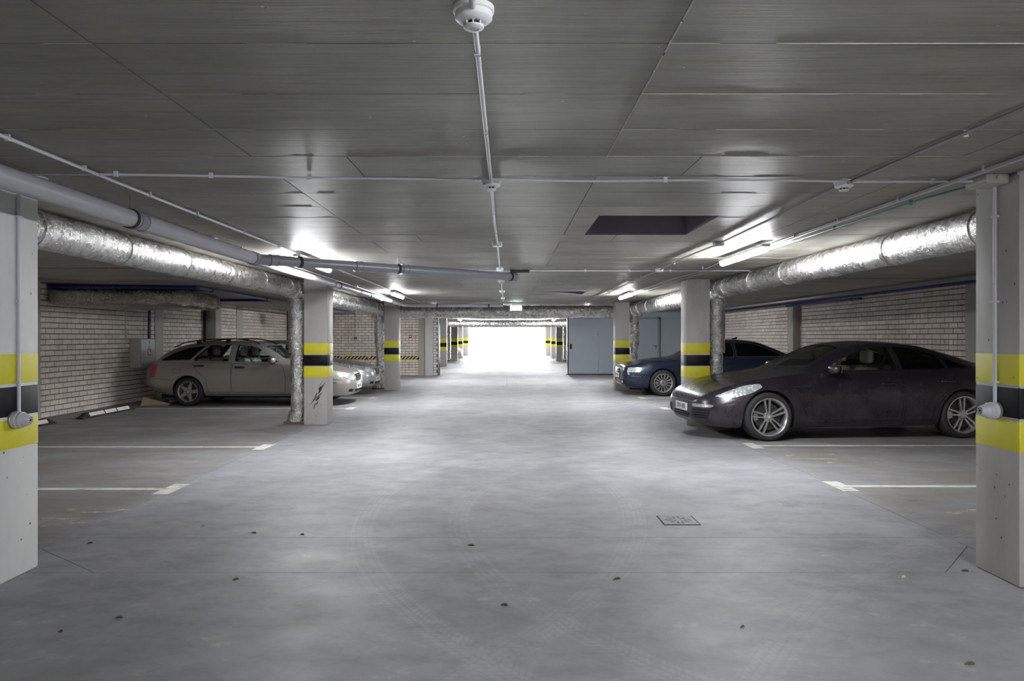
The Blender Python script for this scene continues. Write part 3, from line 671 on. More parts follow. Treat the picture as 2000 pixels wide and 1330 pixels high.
# low brick kerb by the third left pillar
t = thing('brick_kerb', 'low brick kerb at the foot of the third left pillar, behind the silver saloon', 'kerb', (0, 0, 0)); t.location = (-3.95, 20.8, 0)
MB().box(-.75, .45, .0, .12, 0, .40).build('kerb_core', M['mortar'], t)
V = None
for r in range(4):
    for c in range(5):
        V, F = brickmesh(.25, 'y-'); a = -.75+c*.262-(.13 if r % 2 else 0)
        if a < -.76 or a+.25 > .46: continue
        MB().add([v+Vector((a, .002, r*.1+.004)) for v in V], F).build('brick', M['brick'], t)
# ================================================================== LAMPS
M['tube2'] = emit('lit_boosted_diffuser', (.93, .97, 1, 1), TUBE*1.5)  # emission raised above the other lamps to brighten near pillar and ceiling
def lamp(x, y0, label, on=True, L=1.5, group=None, k='tube'):
    t = thing('fluorescent_lamp', label, 'lamp', (x, y0, CEIL-.075), group=group)
    bevel(MB().box(-.045, .045, 0, L, .010, .045).build('housing', M['ygrey'], t), .008, 2)
    MB().tube([(0, .02, -.005), (0, .03, -.005), (0, L-.03, -.005), (0, L-.02, -.005)], .04, 20, rf=lambda i: (.025, .038, .038, .025)[i]).build('diffuser', M[k] if on else M['white'], t, 40)
    for yy in (.25, L-.25): MB().box(-.012, .012, yy-.02, yy+.02, .045, .075).build('mounting_bracket', M['steel'], t)
    for yy in (.4, L-.4): MB().box(-.047, .047, yy-.008, yy+.008, -.012, .03).build('diffuser_clip', M['steel'], t)
lamp(2.66, 7.3, 'bright strip lamp on the right above the dark sports car nose'); lamp(2.66, 15.2, 'bright strip lamp beside the third right pillar')
lamp(-2.42, 8.2, 'bright strip lamp behind the drain pipe branch on the left'); lamp(-2.40, 14.9, 'bright strip lamp before the third left pillar')
lamp(2.66, -.35, 'strip lamp above and behind the viewer on the right', k='tube2')
lamp(-2.40, -.9, 'unlit strip lamp above and behind the viewer on the left', on=False)
lamp(2.66, -5.6, 'added fill strip lamp far behind the viewer')  # unseen lamp added as fill for the foreground
lamp(2.66, 23.1, 'strip lamp hidden behind the cross duct on the right'); lamp(-2.4, 23.1, 'strip lamp hidden behind the cross duct on the left')
for i, (x, y) in enumerate(((-2.5, 31), (2.5, 31), (-2.5, 37.2), (2.5, 37.2), (-2.5, 46), (2.5, 46), (-2.5, 52.5), (2.5, 52.5))):
    lamp(x, y, 'distant strip lamp past the partition, %s side, %s pair' % ('left' if x < 0 else 'right', ['first', 'second', 'third', 'fourth'][i//2]))
# exit sign
t = thing('exit_sign', 'lit green and white exit sign hanging over the lane before the cross duct', 'sign', (.26, 20.3, 2.325))
bevel(MB().box(-.17, .17, -.03, .03, -.075, .085).build('sign_case', M['white'], t), .006, 1)
MB().box(-.158, .158, -.032, -.03, -.066, .062).build('sign_face', M['sign'], t)
R = Matrix.Translation((0, -.0325, 0)) @ Matrix.Rotation(PI/2, 4, 'X')
MB().prism([(-.13, -.05), (-.03, -.05), (-.03, .045), (-.13, .045)], 0, .001, mat=R).prism([(.02, -.012), (.08, -.012), (.08, -.04), (.135, 0), (.08, .04), (.08, .012), (.02, .012)], 0, .001, mat=R).build('green_print', M['signg'], t)
MB().lathe([(.01, 0), (.01, .002), (0, .002)], 10, mat=R @ Matrix.Translation((-.075, .028, .001))).add([R @ Vector(v) for v in [(-.095, .0, .002), (-.075, .018, .002), (-.055, .0, .002), (-.07, -.01, .002), (-.05, -.045, .002), (-.065, -.045, .002), (-.08, -.015, .002), (-.11, -.04, .002), (-.11, -.03, .002), (-.09, -.01, .002)]], [tuple(range(10))]).build('running_figure', M['sign'], t)
for dx in (-.13, .13): MB().tube([(dx, 0, .08), (dx, 0, CEIL-2.325)], .004, 6).build('suspension_rod', M['steel'], t)
# ================================================================== WALL & FLOOR THINGS
t = thing('hydrant_cabinet', 'grey steel hydrant cabinet with red fire sticker on the left brick wall', 'cabinet', (-8.53, 16.1, .8))
bevel(MB().box(0, .24, 0, .66, 0, .655).build('cabinet_body', M['box'], t), .006, 1)
bevel(MB().box(.24, .252, .015, .645, .012, .643).build('cabinet_door', M['box'], t), .004, 1)
MB().box(.2525, .2535, .30, .45, .27, .42).build('fire_sticker', M['red'], t)
MB().add([(.2545, .33, .30), (.2545, .42, .30), (.2545, .42, .34), (.2545, .36, .36), (.2545, .42, .40), (.2545, .33, .40)], [(0, 1, 2, 3, 4, 5)]).build('sticker_symbol', M['reflector'], t)
textmesh('hydrant_letter', 'H', .10, M['red'], t, Matrix.Translation((.2535, .375, .455)) @ Matrix(((0, 0, 1, 0), (1, 0, 0, 0), (0, 1, 0, 0), (0, 0, 0, 1))))
MB().box(.2525, .2535, .35, .40, .53, .60).build('small_label', M['pvcd'], t)
MB().lathe([(.012, 0), (.012, .012)], 12, mat=Matrix.Translation((.252, .08, .31)) @ Matrix.Rotation(PI/2, 4, 'Y')).build('cabinet_lock', M['steel'], t)
def wheelstop(label, x, y0, L):
    t = thing('wheel_stop', label, 'wheel stop', (x, y0, 0)); h = .10
    prof = [(-.08, 0), (.08, 0), (.075, .03), (.035, h), (-.035, h), (-.075, .03)]
    V = []; F = []
    for (yy, k) in ((0, .35), (.16, 1), (L-.16, 1), (L, .35)):
        V += [(p[0], yy, p[1]*(k if p[1] > .02 else 1)) for p in prof]
    for i in range(3):
        for j in range(6): F.append((i*6+j, i*6+(j+1) % 6, (i+1)*6+(j+1) % 6, (i+1)*6+j))
    F += [tuple(range(6))[::-1], tuple(range(18, 24))]
    MB().add(V, F).build('rubber_body', M['rubber'], t)
    ys = [.2, .78, 1.26, L-.2] if L > 1.5 else [.2, L-.2]; ys = [.2, .72, 1.14, 1.62] if L > 1.5 else ys
    for a, b in zip(ys, ys[1:]):
        for s in (-1, 1):
            q0 = Vector((s*.0385, 0, .095)); q1 = Vector((s*.0745, 0, .034)); n = Vector((s*.86, 0, .5))*.0025
            MB().add([q0+Vector((0, a+.02, 0))+n, q0+Vector((0, b-.02, 0))+n, q1+Vector((0, b-.02, 0))+n, q1+Vector((0, a+.02, 0))+n,
                      q0+Vector((0, a+.02, 0)), q0+Vector((0, b-.02, 0)), q1+Vector((0, b-.02, 0)), q1+Vector((0, a+.02, 0))],
                     [(0, 1, 2, 3), (0, 1, 5, 4), (1, 2, 6, 5), (2, 3, 7, 6), (3, 0, 4, 7)]).build('reflective_strip', M['reflector'], t)
wheelstop('black rubber wheel stop with three white strips along the left brick wall', -7.78, 12.95, 1.82)
wheelstop('black rubber wheel stop half hidden by the near left pillar', -7.9, 10.55, 1.82)
wheelstop('black rubber wheel stop under the silver estate car tail', -7.55, 15.6, 1.5)
tag(bevel(MB().box(-7.95, -7.35, 15.32, 15.36, .005, .30, mat=None).build('scuffed_board', M['cardb']), .003, 1), 'scuffed cream board lying behind the estate car rear wheel', 'board')
bo = bpy.data.objects['scuffed_board']
for v in bo.data.vertices:
    p = v.co
    if p.z > .2: v.co.z = .19-(p.x+7.95)*.25; v.co.y += .1
for v in bo.data.vertices: v.co -= Vector((-7.7, 15.4, 0))
bo.location = (-7.7, 15.52, 0)
def pline(label, xe, xw, y, worn='line'):
    s = 1 if xw > xe else -1; t = thing('parking_line', label, 'floor marking', (xe, y, 0))
    MB().box(*sorted((0, xw-xe)), -.045, .045, 0, .0012).build('stall_line', M[worn], t)
    MB().box(-.05-.06, .06-.01, -.24, .24, .0, .0016).build('tee_bar', M[worn], t)
for (xe, y, lb) in ((-3.28, 7.02, 'nearest white parking line on the left, with tee end by the lane'), (-3.28, 9.7, 'second white parking line on the left, in front of the scuffed pillar'),
        (-3.25, 14.95, 'white parking line beside the silver estate car'), (-3.25, 17.5, 'white parking line between the two silver cars')): pline(lb, xe, XL+.3, y)
for (xe, y, lb) in ((3.38, 7.15, 'nearest white parking line on the right, with tee end by the lane'), (3.42, 9.82, 'white parking line next to the dark sports car'),
        (3.35, 14.95, 'white parking line before the blue saloon'), (3.35, 17.5, 'white parking line touching the blue saloon wheels')): pline(lb, xe, XR-.3, y)
def ringmark(label, parts):
    t = thing('stall_number', label, 'floor marking', parts[0][:2]+(0,))
    for (x, y, rx, ry, a0, a1, wd) in parts:
        V = []; F = []; n = 18
        for i in range(n+1):
            a = a0+(a1-a0)*i/n
            for k in (1-wd, 1): V.append((x-parts[0][0]+rx*k*math.cos(a), y-parts[0][1]+ry*k*math.sin(a), .0014))
        for i in range(n): F.append((2*i, 2*i+1, 2*i+3, 2*i+2))
        fromdata('painted_digit', V, F, M['faint'], t)
ringmark('faint worn stall number painted left of the lane by the near pillar', [(-3.75, 5.75, .35, .16, 0, 6.28, .35), (-3.55, 6.25, .3, .2, 3.3, 6.1, .3)])
ringmark('worn white stall number in front of the dark sports car bay', [(3.9, 8.95, .38, .22, 0, 6.28, .2), (4.15, 8.45, .35, .14, .3, 3.3, .25)])
ringmark('faint worn stall number in the nearest right bay', [(4.2, 6.0, .5, .2, .3, 3.0, .3), (4.35, 5.6, .4, .15, 3.3, 6.0, .3)])
ringmark('pale worn stall number before the blue saloon', [(3.0, 16.6, .3, .3, 0, 6.28, .3), (3.1, 15.9, .3, .2, 0, 3.1, .4)])
# drain cover
t = thing('drain_cover', 'square cast metal drain cover with radial slots in the lane floor', 'drain cover', (1.40, 5.82, 0))
MB().box(-.15, .15, -.15, .15, 0, .001).build('frame', M['slot'], t); bevel(MB().box(-.138, .138, -.138, .138, .0012, .004).build('cover_plate', M['cast'], t), .001, 1)
for i in range(8):
    for off in ((-.018, .018) if i % 2 == 0 else (0,)):
        MB().box(.03+abs(off), .105, off-.0045, off+.0045, .0042, .0046, mat=Matrix.Rotation(i*PI/4+PI/8*0, 4, 'Z')).build('slot', M['slot'], t)
# leaves and scraps
random.seed(3)
for k, (px, py, mt, lb) in enumerate(((395, 1028, 'leafw', 'pale scrap on the lane floor left of centre'), (232, 1208, 'leaf', 'dry brown leaf on the floor at lower left'), (590, 1045, 'leaf', 'small dark leaf beside the first floor joint, left of centre'),
        (495, 1042, 'leaf', 'curled leaf left of the one beside the floor joint'), (1765, 1128, 'leafw', 'pale leaf on the floor before the near right pillar'), (1885, 1116, 'leaf', 'thin dark twig leaf near the near right pillar foot'),
        (1895, 1298, 'leaf', 'dark leaf at the lower right corner'), (985, 1183, 'leaf', 'curved thin leaf in the middle foreground'), (118, 1235, 'leaf', 'dark leaf at the lower left corner'),
        (175, 1062, 'leaf', 'dark leaf near the left diagonal floor joint'), (1205, 1132, 'leaf', 'thin twig on the floor right of centre'), (460, 1133, 'leaf', 'small leaf below the second floor joint'),
        (1450, 1226, 'leaf', 'tiny leaf scrap in the lower right foreground'), (920, 1066, 'leaf', 'thin twig between the two floor joints near the middle'))):
    Y = 1.5*1390/(py-658); X = (px-990)/1390*Y; a = random.uniform(-.6, .6); L = random.uniform(.014, .028); W = L*random.uniform(.15, .4)
    V = [(-L, 0, .001), (-L*.3, W, .010), (L*.5, W*.8, .012), (L, 0, .003), (L*.4, -W*.8, .002), (-L*.4, -W, .002), (0, 0, .005)]
    V2 = [(x, y, z+.0015) for x, y, z in V]; n = 6
    F = [(6, i, (i+1) % 6) for i in range(6)]; F = [tuple(j+7 for j in f) for f in F]+[f[::-1] for f in F]+[(i, (i+1) % 6, 7+(i+1) % 6, 7+i) for i in range(6)]
    o = fromdata('dry_leaf' if mt == 'leaf' else 'paper_scrap', V+V2, F, M[mt]); o.location = (X, Y, 0); o.rotation_euler = (0, 0, a); tag(o, lb, 'leaf' if mt == 'leaf' else 'scrap')
#CARS#
# ================================================================== CARS
def curve(pts):
    xs = [p[0] for p in pts]; ys = [p[1] for p in pts]; n = len(xs)
    d = [(ys[i+1]-ys[i])/(xs[i+1]-xs[i]) for i in range(n-1)]; m = [d[0]]
    for i in range(1, n-1): m.append(0 if d[i-1]*d[i] <= 0 else 2*d[i-1]*d[i]/(d[i-1]+d[i]))
    m.append(d[-1])
    def f(x):
        if x <= xs[0]: return ys[0]
        if x >= xs[-1]: return ys[-1]
        for i in range(n-1):
            if x <= xs[i+1]:
                h = xs[i+1]-xs[i]; t = (x-xs[i])/h
                return (2*t**3-3*t*t+1)*ys[i]+(t**3-2*t*t+t)*h*m[i]+(-2*t**3+3*t*t)*ys[i+1]+(t**3-t*t)*h*m[i+1]
    return f
def lin(a, b, n): return [a+(b-a)*i/n for i in range(n)]
class Car: inner = 'inner'
def section(c, x, inset=0.0):
    f = c.f; zb, yb, ym, zm, ys, zs, yr, zr, zt = [f[k](x) for k in ('zb', 'yb', 'ym', 'zm', 'ys', 'zs', 'yr', 'zr', 'zt')]
    P = [(0, zb), (yb*.9, zb), (yb, zb+.05), (ym*.985+.0, zb+(zm-zb)*.45), (ym, zm), (ym*.5+ys*.5+.012*ym, zm+(zs-zm)*.62), (ys, zs), (yr, zr), (yr*.6, zt-(zt-zr)*.22), (0, zt)]
    N = [5, 3, 5, 6, 6, 7, 14, 10, 10]; Q = []
    for (a, b, n) in zip(P, P[1:], N):
        for i in range(n):
            t = i/n; Q.append([a[0]+(b[0]-a[0])*t, a[1]+(b[1]-a[1])*t])
            if a == P[6]: Q[-1][0] += .035*math.sin(PI*t)*(1 if zr-zs > .12 else .3)
    Q.append([0, zt])
    for _ in range(3):
        Q2 = [q[:] for q in Q]
        for i in range(1, len(Q)-1):
            for k in (0, 1): Q2[i][k] = Q[i][k]*.5+(Q[i-1][k]+Q[i+1][k])*.25
        Q2[0][1] = Q[0][1]; Q = Q2
    Q[0][0] = 0; Q[-1][0] = 0
    return Q
def loft(secs, name):
    bm = bmesh.new(); rows_ = []
    for x, Q in secs:
        row = [bm.verts.new((x, q[0], q[1])) for q in Q]+[bm.verts.new((x, -q[0], q[1])) for q in Q[-2:0:-1]]
        rows_.append(row)
    n = len(rows_[0])
    for a, b in zip(rows_, rows_[1:]):
        for i in range(n): bm.faces.new((a[i], b[i], b[(i+1) % n], a[(i+1) % n]))
    h = n//2
    for row, fl in ((rows_[0], False), (rows_[-1], True)):
        # cap by bridging left and right halves
        for i in range(h):
            a, b, c_, d = row[i], row[i+1], row[(n-i-1) % n], row[(n-i) % n]
            vs = []
            for v in (a, b, c_, d):
                if v not in vs: vs.append(v)
            if len(vs) >= 3:
                bm.faces.new(vs if fl else vs[::-1])
    bmesh.ops.recalc_face_normals(bm, faces=bm.faces)
    me = bpy.data.meshes.new(name); bm.to_mesh(me); bm.free(); return me
def cut(me, cutters):
    o = bpy.data.objects.new('tmp', me); C.objects.link(o); tmp = []
    for cm in cutters:
        k = bpy.data.objects.new('cut', cm); C.objects.link(k); tmp.append(k)
        md = o.modifiers.new('b', 'BOOLEAN'); md.operation = 'DIFFERENCE'; md.object = k; md.solver = 'EXACT'; md.material_mode = 'TRANSFER'
    bpy.context.view_layer.update()
    res = bpy.data.meshes.new_from_object(o.evaluated_get(bpy.context.evaluated_depsgraph_get()))
    for k in tmp: bpy.data.objects.remove(k)
    bpy.data.objects.remove(o); return res
def cutmesh(mb, mat):
    me = bpy.data.meshes.new('c'); me.from_pydata([tuple(v) for v in mb.V], [], mb.F)
    bm = bmesh.new(); bm.from_mesh(me); bmesh.ops.recalc_face_normals(bm, faces=bm.faces); bm.to_mesh(me); bm.free(); me.materials.append(mat); return me
def rnd(poly, r=.25, n=4):
    """round the corners of a closed 2-D outline"""
    out = []; m = len(poly)
    for i in range(m):
        a, b, c_ = Vector(poly[i-1]), Vector(poly[i]), Vector(poly[(i+1) % m])
        A = b+(a-b)*r; B = b+(c_-b)*r
        for j in range(n+1):
            t = j/n; out.append(A*(1-t)**2+b*2*t*(1-t)+B*t*t)
    return [(p.x, p.y) for p in out]
DIRS = {'s-': (lambda u, v: Vector((u, -3, v)), Vector((0, 1, 0))), 's+': (lambda u, v: Vector((u, 3, v)), Vector((0, -1, 0))),
        'f': (lambda u, v: Vector((-3, u, v)), Vector((1, 0, 0))), 'r': (lambda u, v: Vector((9, u, v)), Vector((-1, 0, 0))),
        't': (lambda u, v: Vector((u, v, 4)), Vector((0, 0, -1)))}
def patch(bvh, outline, d, off, mat, name, parent, step=.06, thick=.006, hole=None):
    org, dr = DIRS[d]; pts = [Vector(p) for p in outline]; P = []
    for i, a in enumerate(pts):
        b = pts[(i+1) % len(pts)]; n = max(1, int((b-a).length/(step*.7)))
        P += [a+(b-a)*(k/n) for k in range(n)]
    nb = len(P); E = [(i, (i+1) % nb) for i in range(nb)]
    x0, x1 = min(p.x for p in P), max(p.x for p in P); y0, y1 = min(p.y for p in P), max(p.y for p in P)
    def inside(p, poly):
        r = False; j = len(poly)-1
        for i in range(len(poly)):
            a, b = poly[i], poly[j]
            if (a.y > p.y) != (b.y > p.y) and p.x < (b.x-a.x)*(p.y-a.y)/(b.y-a.y)+a.x: r = not r
            j = i
        return r
    G = []
    yy = y0+step/2
    while yy < y1:
        xx = x0+step/2
        while xx < x1:
            p = Vector((xx, yy))
            if inside(p, P) and min((p-q).length for q in P) > step*.35: G.append(p)
            xx += step
        yy += step
    r = delaunay_2d_cdt(P+G, E, [], 0, 1e-5)
    vs, fs = r[0], r[2]
    fs = [f for f in fs if inside((vs[f[0]]+vs[f[1]]+vs[f[2]])/3, P)]
    V = []; N = []
    for q in vs:
        hit, nor, _, _ = bvh.ray_cast(org(q.x, q.y), dr)
        if hit is None: hit, nor, _, _ = bvh.find_nearest(org(q.x, q.y)+dr*2.2)
        if nor.dot(dr) > 0: nor = -nor
        V.append(hit+nor*off); N.append(nor)
    nv = len(V); used = {}
    for f in fs:
        for i in range(3):
            e = tuple(sorted((f[i], f[(i+1) % 3]))); used[e] = used.get(e, 0)+1
    F = [tuple(f) for f in fs]
    if thick:
        V += [v-n*thick for v, n in zip(V, N)]
        F += [tuple(i+nv for i in f[::-1]) for f in fs]
        F += [(e[0], e[1], e[1]+nv, e[0]+nv) for e, k in used.items() if k == 1]
    me = bpy.data.meshes.new(name); me.from_pydata([tuple(v) for v in V], [], F)
    bm = bmesh.new(); bm.from_mesh(me); bmesh.ops.recalc_face_normals(bm, faces=bm.faces); bm.to_mesh(me); bm.free()
    return meshobj(name, me, mat, parent, 40)
def strip(bvh, line, d, off, wd, mat, name, parent, closed=False):
    """a narrow raised or gap strip following the body"""
    L = [Vector(p) for p in line]; 
    if closed: L.append(L[0])
    L2 = []
    for a, b in zip(L, L[1:]):
        n = max(1, int((b-a).length/.04)); L2 += [a+(b-a)*(k/n) for k in range(n)]
    L2.append(L[-1]); org, dr = DIRS[d]; A = []; B = []
    for i, p in enumerate(L2):
        t = (L2[min(i+1, len(L2)-1)]-L2[max(i-1, 0)]).normalized(); nn = Vector((-t.y, t.x))*wd/2
        for lst, q in ((A, p+nn), (B, p-nn)):
            hit, nor, _, _ = bvh.ray_cast(org(q.x, q.y), dr)
            if hit is None: hit, nor, _, _ = bvh.find_nearest(org(q.x, q.y)+dr*2.2)
            if nor.dot(dr) > 0: nor = -nor
            lst.append(hit+nor*off)
    n = len(A); V = A+B+[v+dr*.006 for v in A]+[v+dr*.006 for v in B]
    F = []
    for i in range(n-1): F += [(i, i+1, n+i+1, n+i), (i, i+1, 2*n+i+1, 2*n+i), (n+i, n+i+1, 3*n+i+1, 3*n+i)]
    return fromdata(name, V, F, mat, parent, 50)
def carpaint(name, base, metal, rough, dust=None, dk=.5, flake=None):
    t = NT(name); n = t.noise(3.5, 7, .75, obj=True); col = s2l(base)
    if dust:
        g = t.coord((1, 1, 1), True); z = t.new('ShaderNodeSeparateXYZ', i_0=g).outputs[2]
        k = t.math('MULTIPLY', t.ramp(n, [(.35, .25), (.7, 1)]), t.ramp(z, [(.2, dk), (.9, dk*.35)]))
        col = t.mix(k, col, s2l(dust)); r = t.math('MULTIPLY_ADD', k, .6, rough); t.set(Roughness=r)
    else: t.set(Roughness=rough)
    t.set(Base_Color=col, Metallic=metal, Coat_Weight=.45, Coat_Roughness=.22 if dust else .05); return t.m
def glassmat(name, tint, k):
    t = NT(name); tr = t.new('ShaderNodeBsdfTransparent'); tr.inputs[0].default_value = tint
    gl = t.new('ShaderNodeBsdfGlossy'); gl.inputs['Roughness'].default_value = .03; gl.inputs[0].default_value = (.9, .95, .95, 1)
    fr = t.new('ShaderNodeFresnel', i_IOR=1.5); f2 = t.math('MULTIPLY_ADD', fr.outputs[0], 1.0, k)
    mx = t.new('ShaderNodeMixShader', i_0=f2); t.t.links.new(tr.outputs[0], mx.inputs[1]); t.t.links.new(gl.outputs[0], mx.inputs[2])
    t.t.links.new(mx.outputs[0], t.n['Material Output'].inputs[0]); return t.m
M['glass'] = glassmat('window_glass', (.84, .93, .90, 1), .02); M['privacy'] = glassmat('dark_tinted_glass', (.05, .055, .06, 1), .01)
M['tyre'] = plain('tyre_rubber', (44, 44, 46), .7, bump=.15); M['alloy'] = plain('alloy_rim', (206, 206, 208), .28, .85); M['alloyg'] = plain('dull_alloy_rim', (170, 165, 160), .4, .7)
M['chrome'] = plain('chrome', (222, 222, 226), .12, 1.0, var=.01); M['trimb'] = plain('black_trim', (20, 20, 22), .45, var=.02)
M['inner'] = plain('dark_cabin', (28, 26, 28), .8); M['ivory'] = plain('ivory_leather', (214, 206, 178), .55); M['greyseat'] = plain('grey_cloth_seat', (176, 174, 168), .8)
M['liner'] = plain('arch_liner', (14, 14, 15), .9); M['disc'] = plain('brake_disc', (84, 82, 80), .5, .8)
def mk_lens():
    t = NT('headlamp_lens'); v = t.voro(26, obj=True); t.set(Base_Color=t.mix(t.ramp(v, [(.1, 0), (.5, 1)]), s2l((228, 232, 232)), s2l((160, 166, 168))), Roughness=.2, Metallic=.15, Coat_Weight=1.0, Coat_Roughness=.03, Normal=t.bump(v, .3, .01)); return t.m
M['lens'] = mk_lens(); M['taillens'] = plain('red_tail_lens', (196, 34, 24), .15, coat=1.0); M['plate'] = plain('number_plate_white', (232, 232, 228), .4, var=.01); M['platetxt'] = plain('number_plate_black', (24, 24, 26), .5)
M['euro'] = plain('plate_blue_strip', (30, 60, 160), .4)
def wheel(car, x, y, r, w, rimr, style, near):
    s = 1 if y > 0 else -1
    W = thing_part('wheel', car, (x, y, r)); R = Matrix.Rotation(-s*PI/2, 4, 'X')      # local z points outwards
    tp = [(rimr, -w/2+.01), (rimr+.012, -w/2), (r-.03, -w/2-.006), (r-.008, -w/2+.02), (r, -w/2+.045), (r, w/2-.045), (r-.008, w/2-.02), (r-.03, w/2+.004), (rimr+.03, w/2+.006), (rimr+.008, w/2), (rimr, w/2-.01)]
    MB().lathe(tp, 48, mat=R, closed=True).build('tyre', M['tyre'], W, 40)
    for zz in (-.05, -.017, .017, .05): MB().lathe([(r+.0005, zz-.004), (r+.0005, zz+.004), (r-.002, zz+.004), (r-.002, zz-.004)], 48, mat=R, closed=True).build('tread_groove', M['slot'], W)
    al = M['alloyg'] if style == 'star' else M['alloy']
    MB().lathe([(rimr-.004, w/2+.004), (rimr+.008, w/2+.002), (rimr+.006, w/2-.012), (rimr-.012, w/2-.02), (rimr-.03, w/2-.08), (rimr-.04, -w/2+.01), (rimr-.044, -w/2+.01), (rimr-.034, w/2-.08), (rimr-.02, w/2-.012)], 48, mat=R, closed=True).build('rim', al, W, 40)
    m = MB(); z0 = w/2-.03
    def spoke(a0, r0, w0, r1, w1, dz0=0, dz1=.018, th=.022, a1=None):
        a1 = a0 if a1 is None else a1
        c0, s0 = math.cos(a0), math.sin(a0); c1, s1 = math.cos(a1), math.sin(a1); V = []
        for zt_ in (0, -th):
            V += [(r0*c0-s0*(-w0), r0*s0+c0*(-w0), z0+dz0+zt_), (r0*c0-s0*w0, r0*s0+c0*w0, z0+dz0+zt_), (r1*c1-s1*w1, r1*s1+c1*w1, z0+dz1+zt_), (r1*c1+s1*w1, r1*s1-c1*w1, z0+dz1+zt_)]
        m.add([R @ Vector(v) for v in V], [(0, 3, 2, 1), (4, 5, 6, 7), (0, 1, 5, 4), (1, 2, 6, 5), (2, 3, 7, 6), (3, 0, 4, 7)])
    if style == 'twin':
        for i in range(5):
            a = i*2*PI/5+PI/2+.12
            for d in (-1, 1): spoke(a+d*.36, .055, .011, rimr-.008, .013, .0, .02, .024, a1=a+d*.15)
    elif style == 'star':
        for i in range(5):
            a = i*2*PI/5+PI/2+.3; spoke(a, .045, .048, rimr-.01, .022, .004, .012, .02)
    else:
        for i in range(14):
            a = i*2*PI/14; spoke(a, .06, .008, rimr-.008, .018, .0, .014, .02)
    m.build('spokes', al, W)
    MB().lathe([(.072, z0-.03), (.07, z0), (.06, z0+.006), (.034, z0+.006), (.03, z0+.012), (0, z0+.014)], 28, mat=R).build('hub', al, W, 40)
    bl = MB()
    for i in range(5):
        a = i*2*PI/5+PI/2+.12+PI/5; bl.lathe([(.008, z0+.0), (.008, z0+.008), (0, z0+.008)], 8, mat=R @ Matrix.Translation((.052*math.cos(a), .052*math.sin(a), 0)))
    bl.build('bolt_heads', M['slot'], W)
    MB().lathe([(.022, z0+.014), (.022, z0+.0155), (0, z0+.0155)], 18, mat=R).build('centre_cap', M['chrome'] if style != 'twin' else M['greyseat'], W)
    MB().lathe([(rimr*.74, z0-.075), (rimr*.74, z0-.05), (.06, z0-.05)], 36, mat=R).build('brake_disc', M['disc'], W, 40)
    cal = []; n = 8; a0, a1 = (2.9, 3.45)
    V = []; F = []
    for i in range(n+1):
        a = a0+(a1-a0)*i/n
        for (rr, zz) in ((rimr*.56, z0-.035), (rimr*.78, z0-.035), (rimr*.78, z0-.09), (rimr*.56, z0-.09)): V.append(R @ Vector((rr*math.cos(a), rr*math.sin(a), zz)))
    for i in range(n):
        for j in range(4): F.append((4*i+j, 4*i+(j+1) % 4, 4*i+4+(j+1) % 4, 4*i+4+j))
    F += [(0, 1, 2, 3), (4*n+3, 4*n+2, 4*n+1, 4*n)]
    fromdata('brake_caliper', V, F, M['alloy'], W, 40)
    MB().lathe([(rimr-.045, -w/2+.02), (rimr-.045, -w/2+.03), (0, -w/2+.03)], 24, mat=R).build('wheel_back', M['liner'], W)
def thing_part(name, parent, loc):
    o = bpy.data.objects.new(name, None); C.objects.link(o); o.parent = parent; o.location = loc; o.empty_display_size = .1; return o
def seat(parent, x, y, mat, z=.28):
    S_ = thing_part('seat', parent, (x, y, z))
    bevel(MB().box(-.25, .25, -.24, .24, 0, .24).build('cushion', mat, S_), .06, 3)
    b = bevel(MB().box(.18, .32, -.24, .24, .15, .74).build('backrest', mat, S_), .06, 3)
    for v in b.data.vertices: v.co.x += (v.co.z-.15)*.22
    h = bevel(MB().box(.33, .43, -.13, .13, .80, 1.0).build('headrest', mat, S_), .045, 3)
    MB().tube([(.36, -.05, .7), (.38, -.05, .82)], .006, 6).tube([(.36, .05, .7), (.38, .05, .82)], .006, 6).build('headrest_posts', M['chrome'], S_)
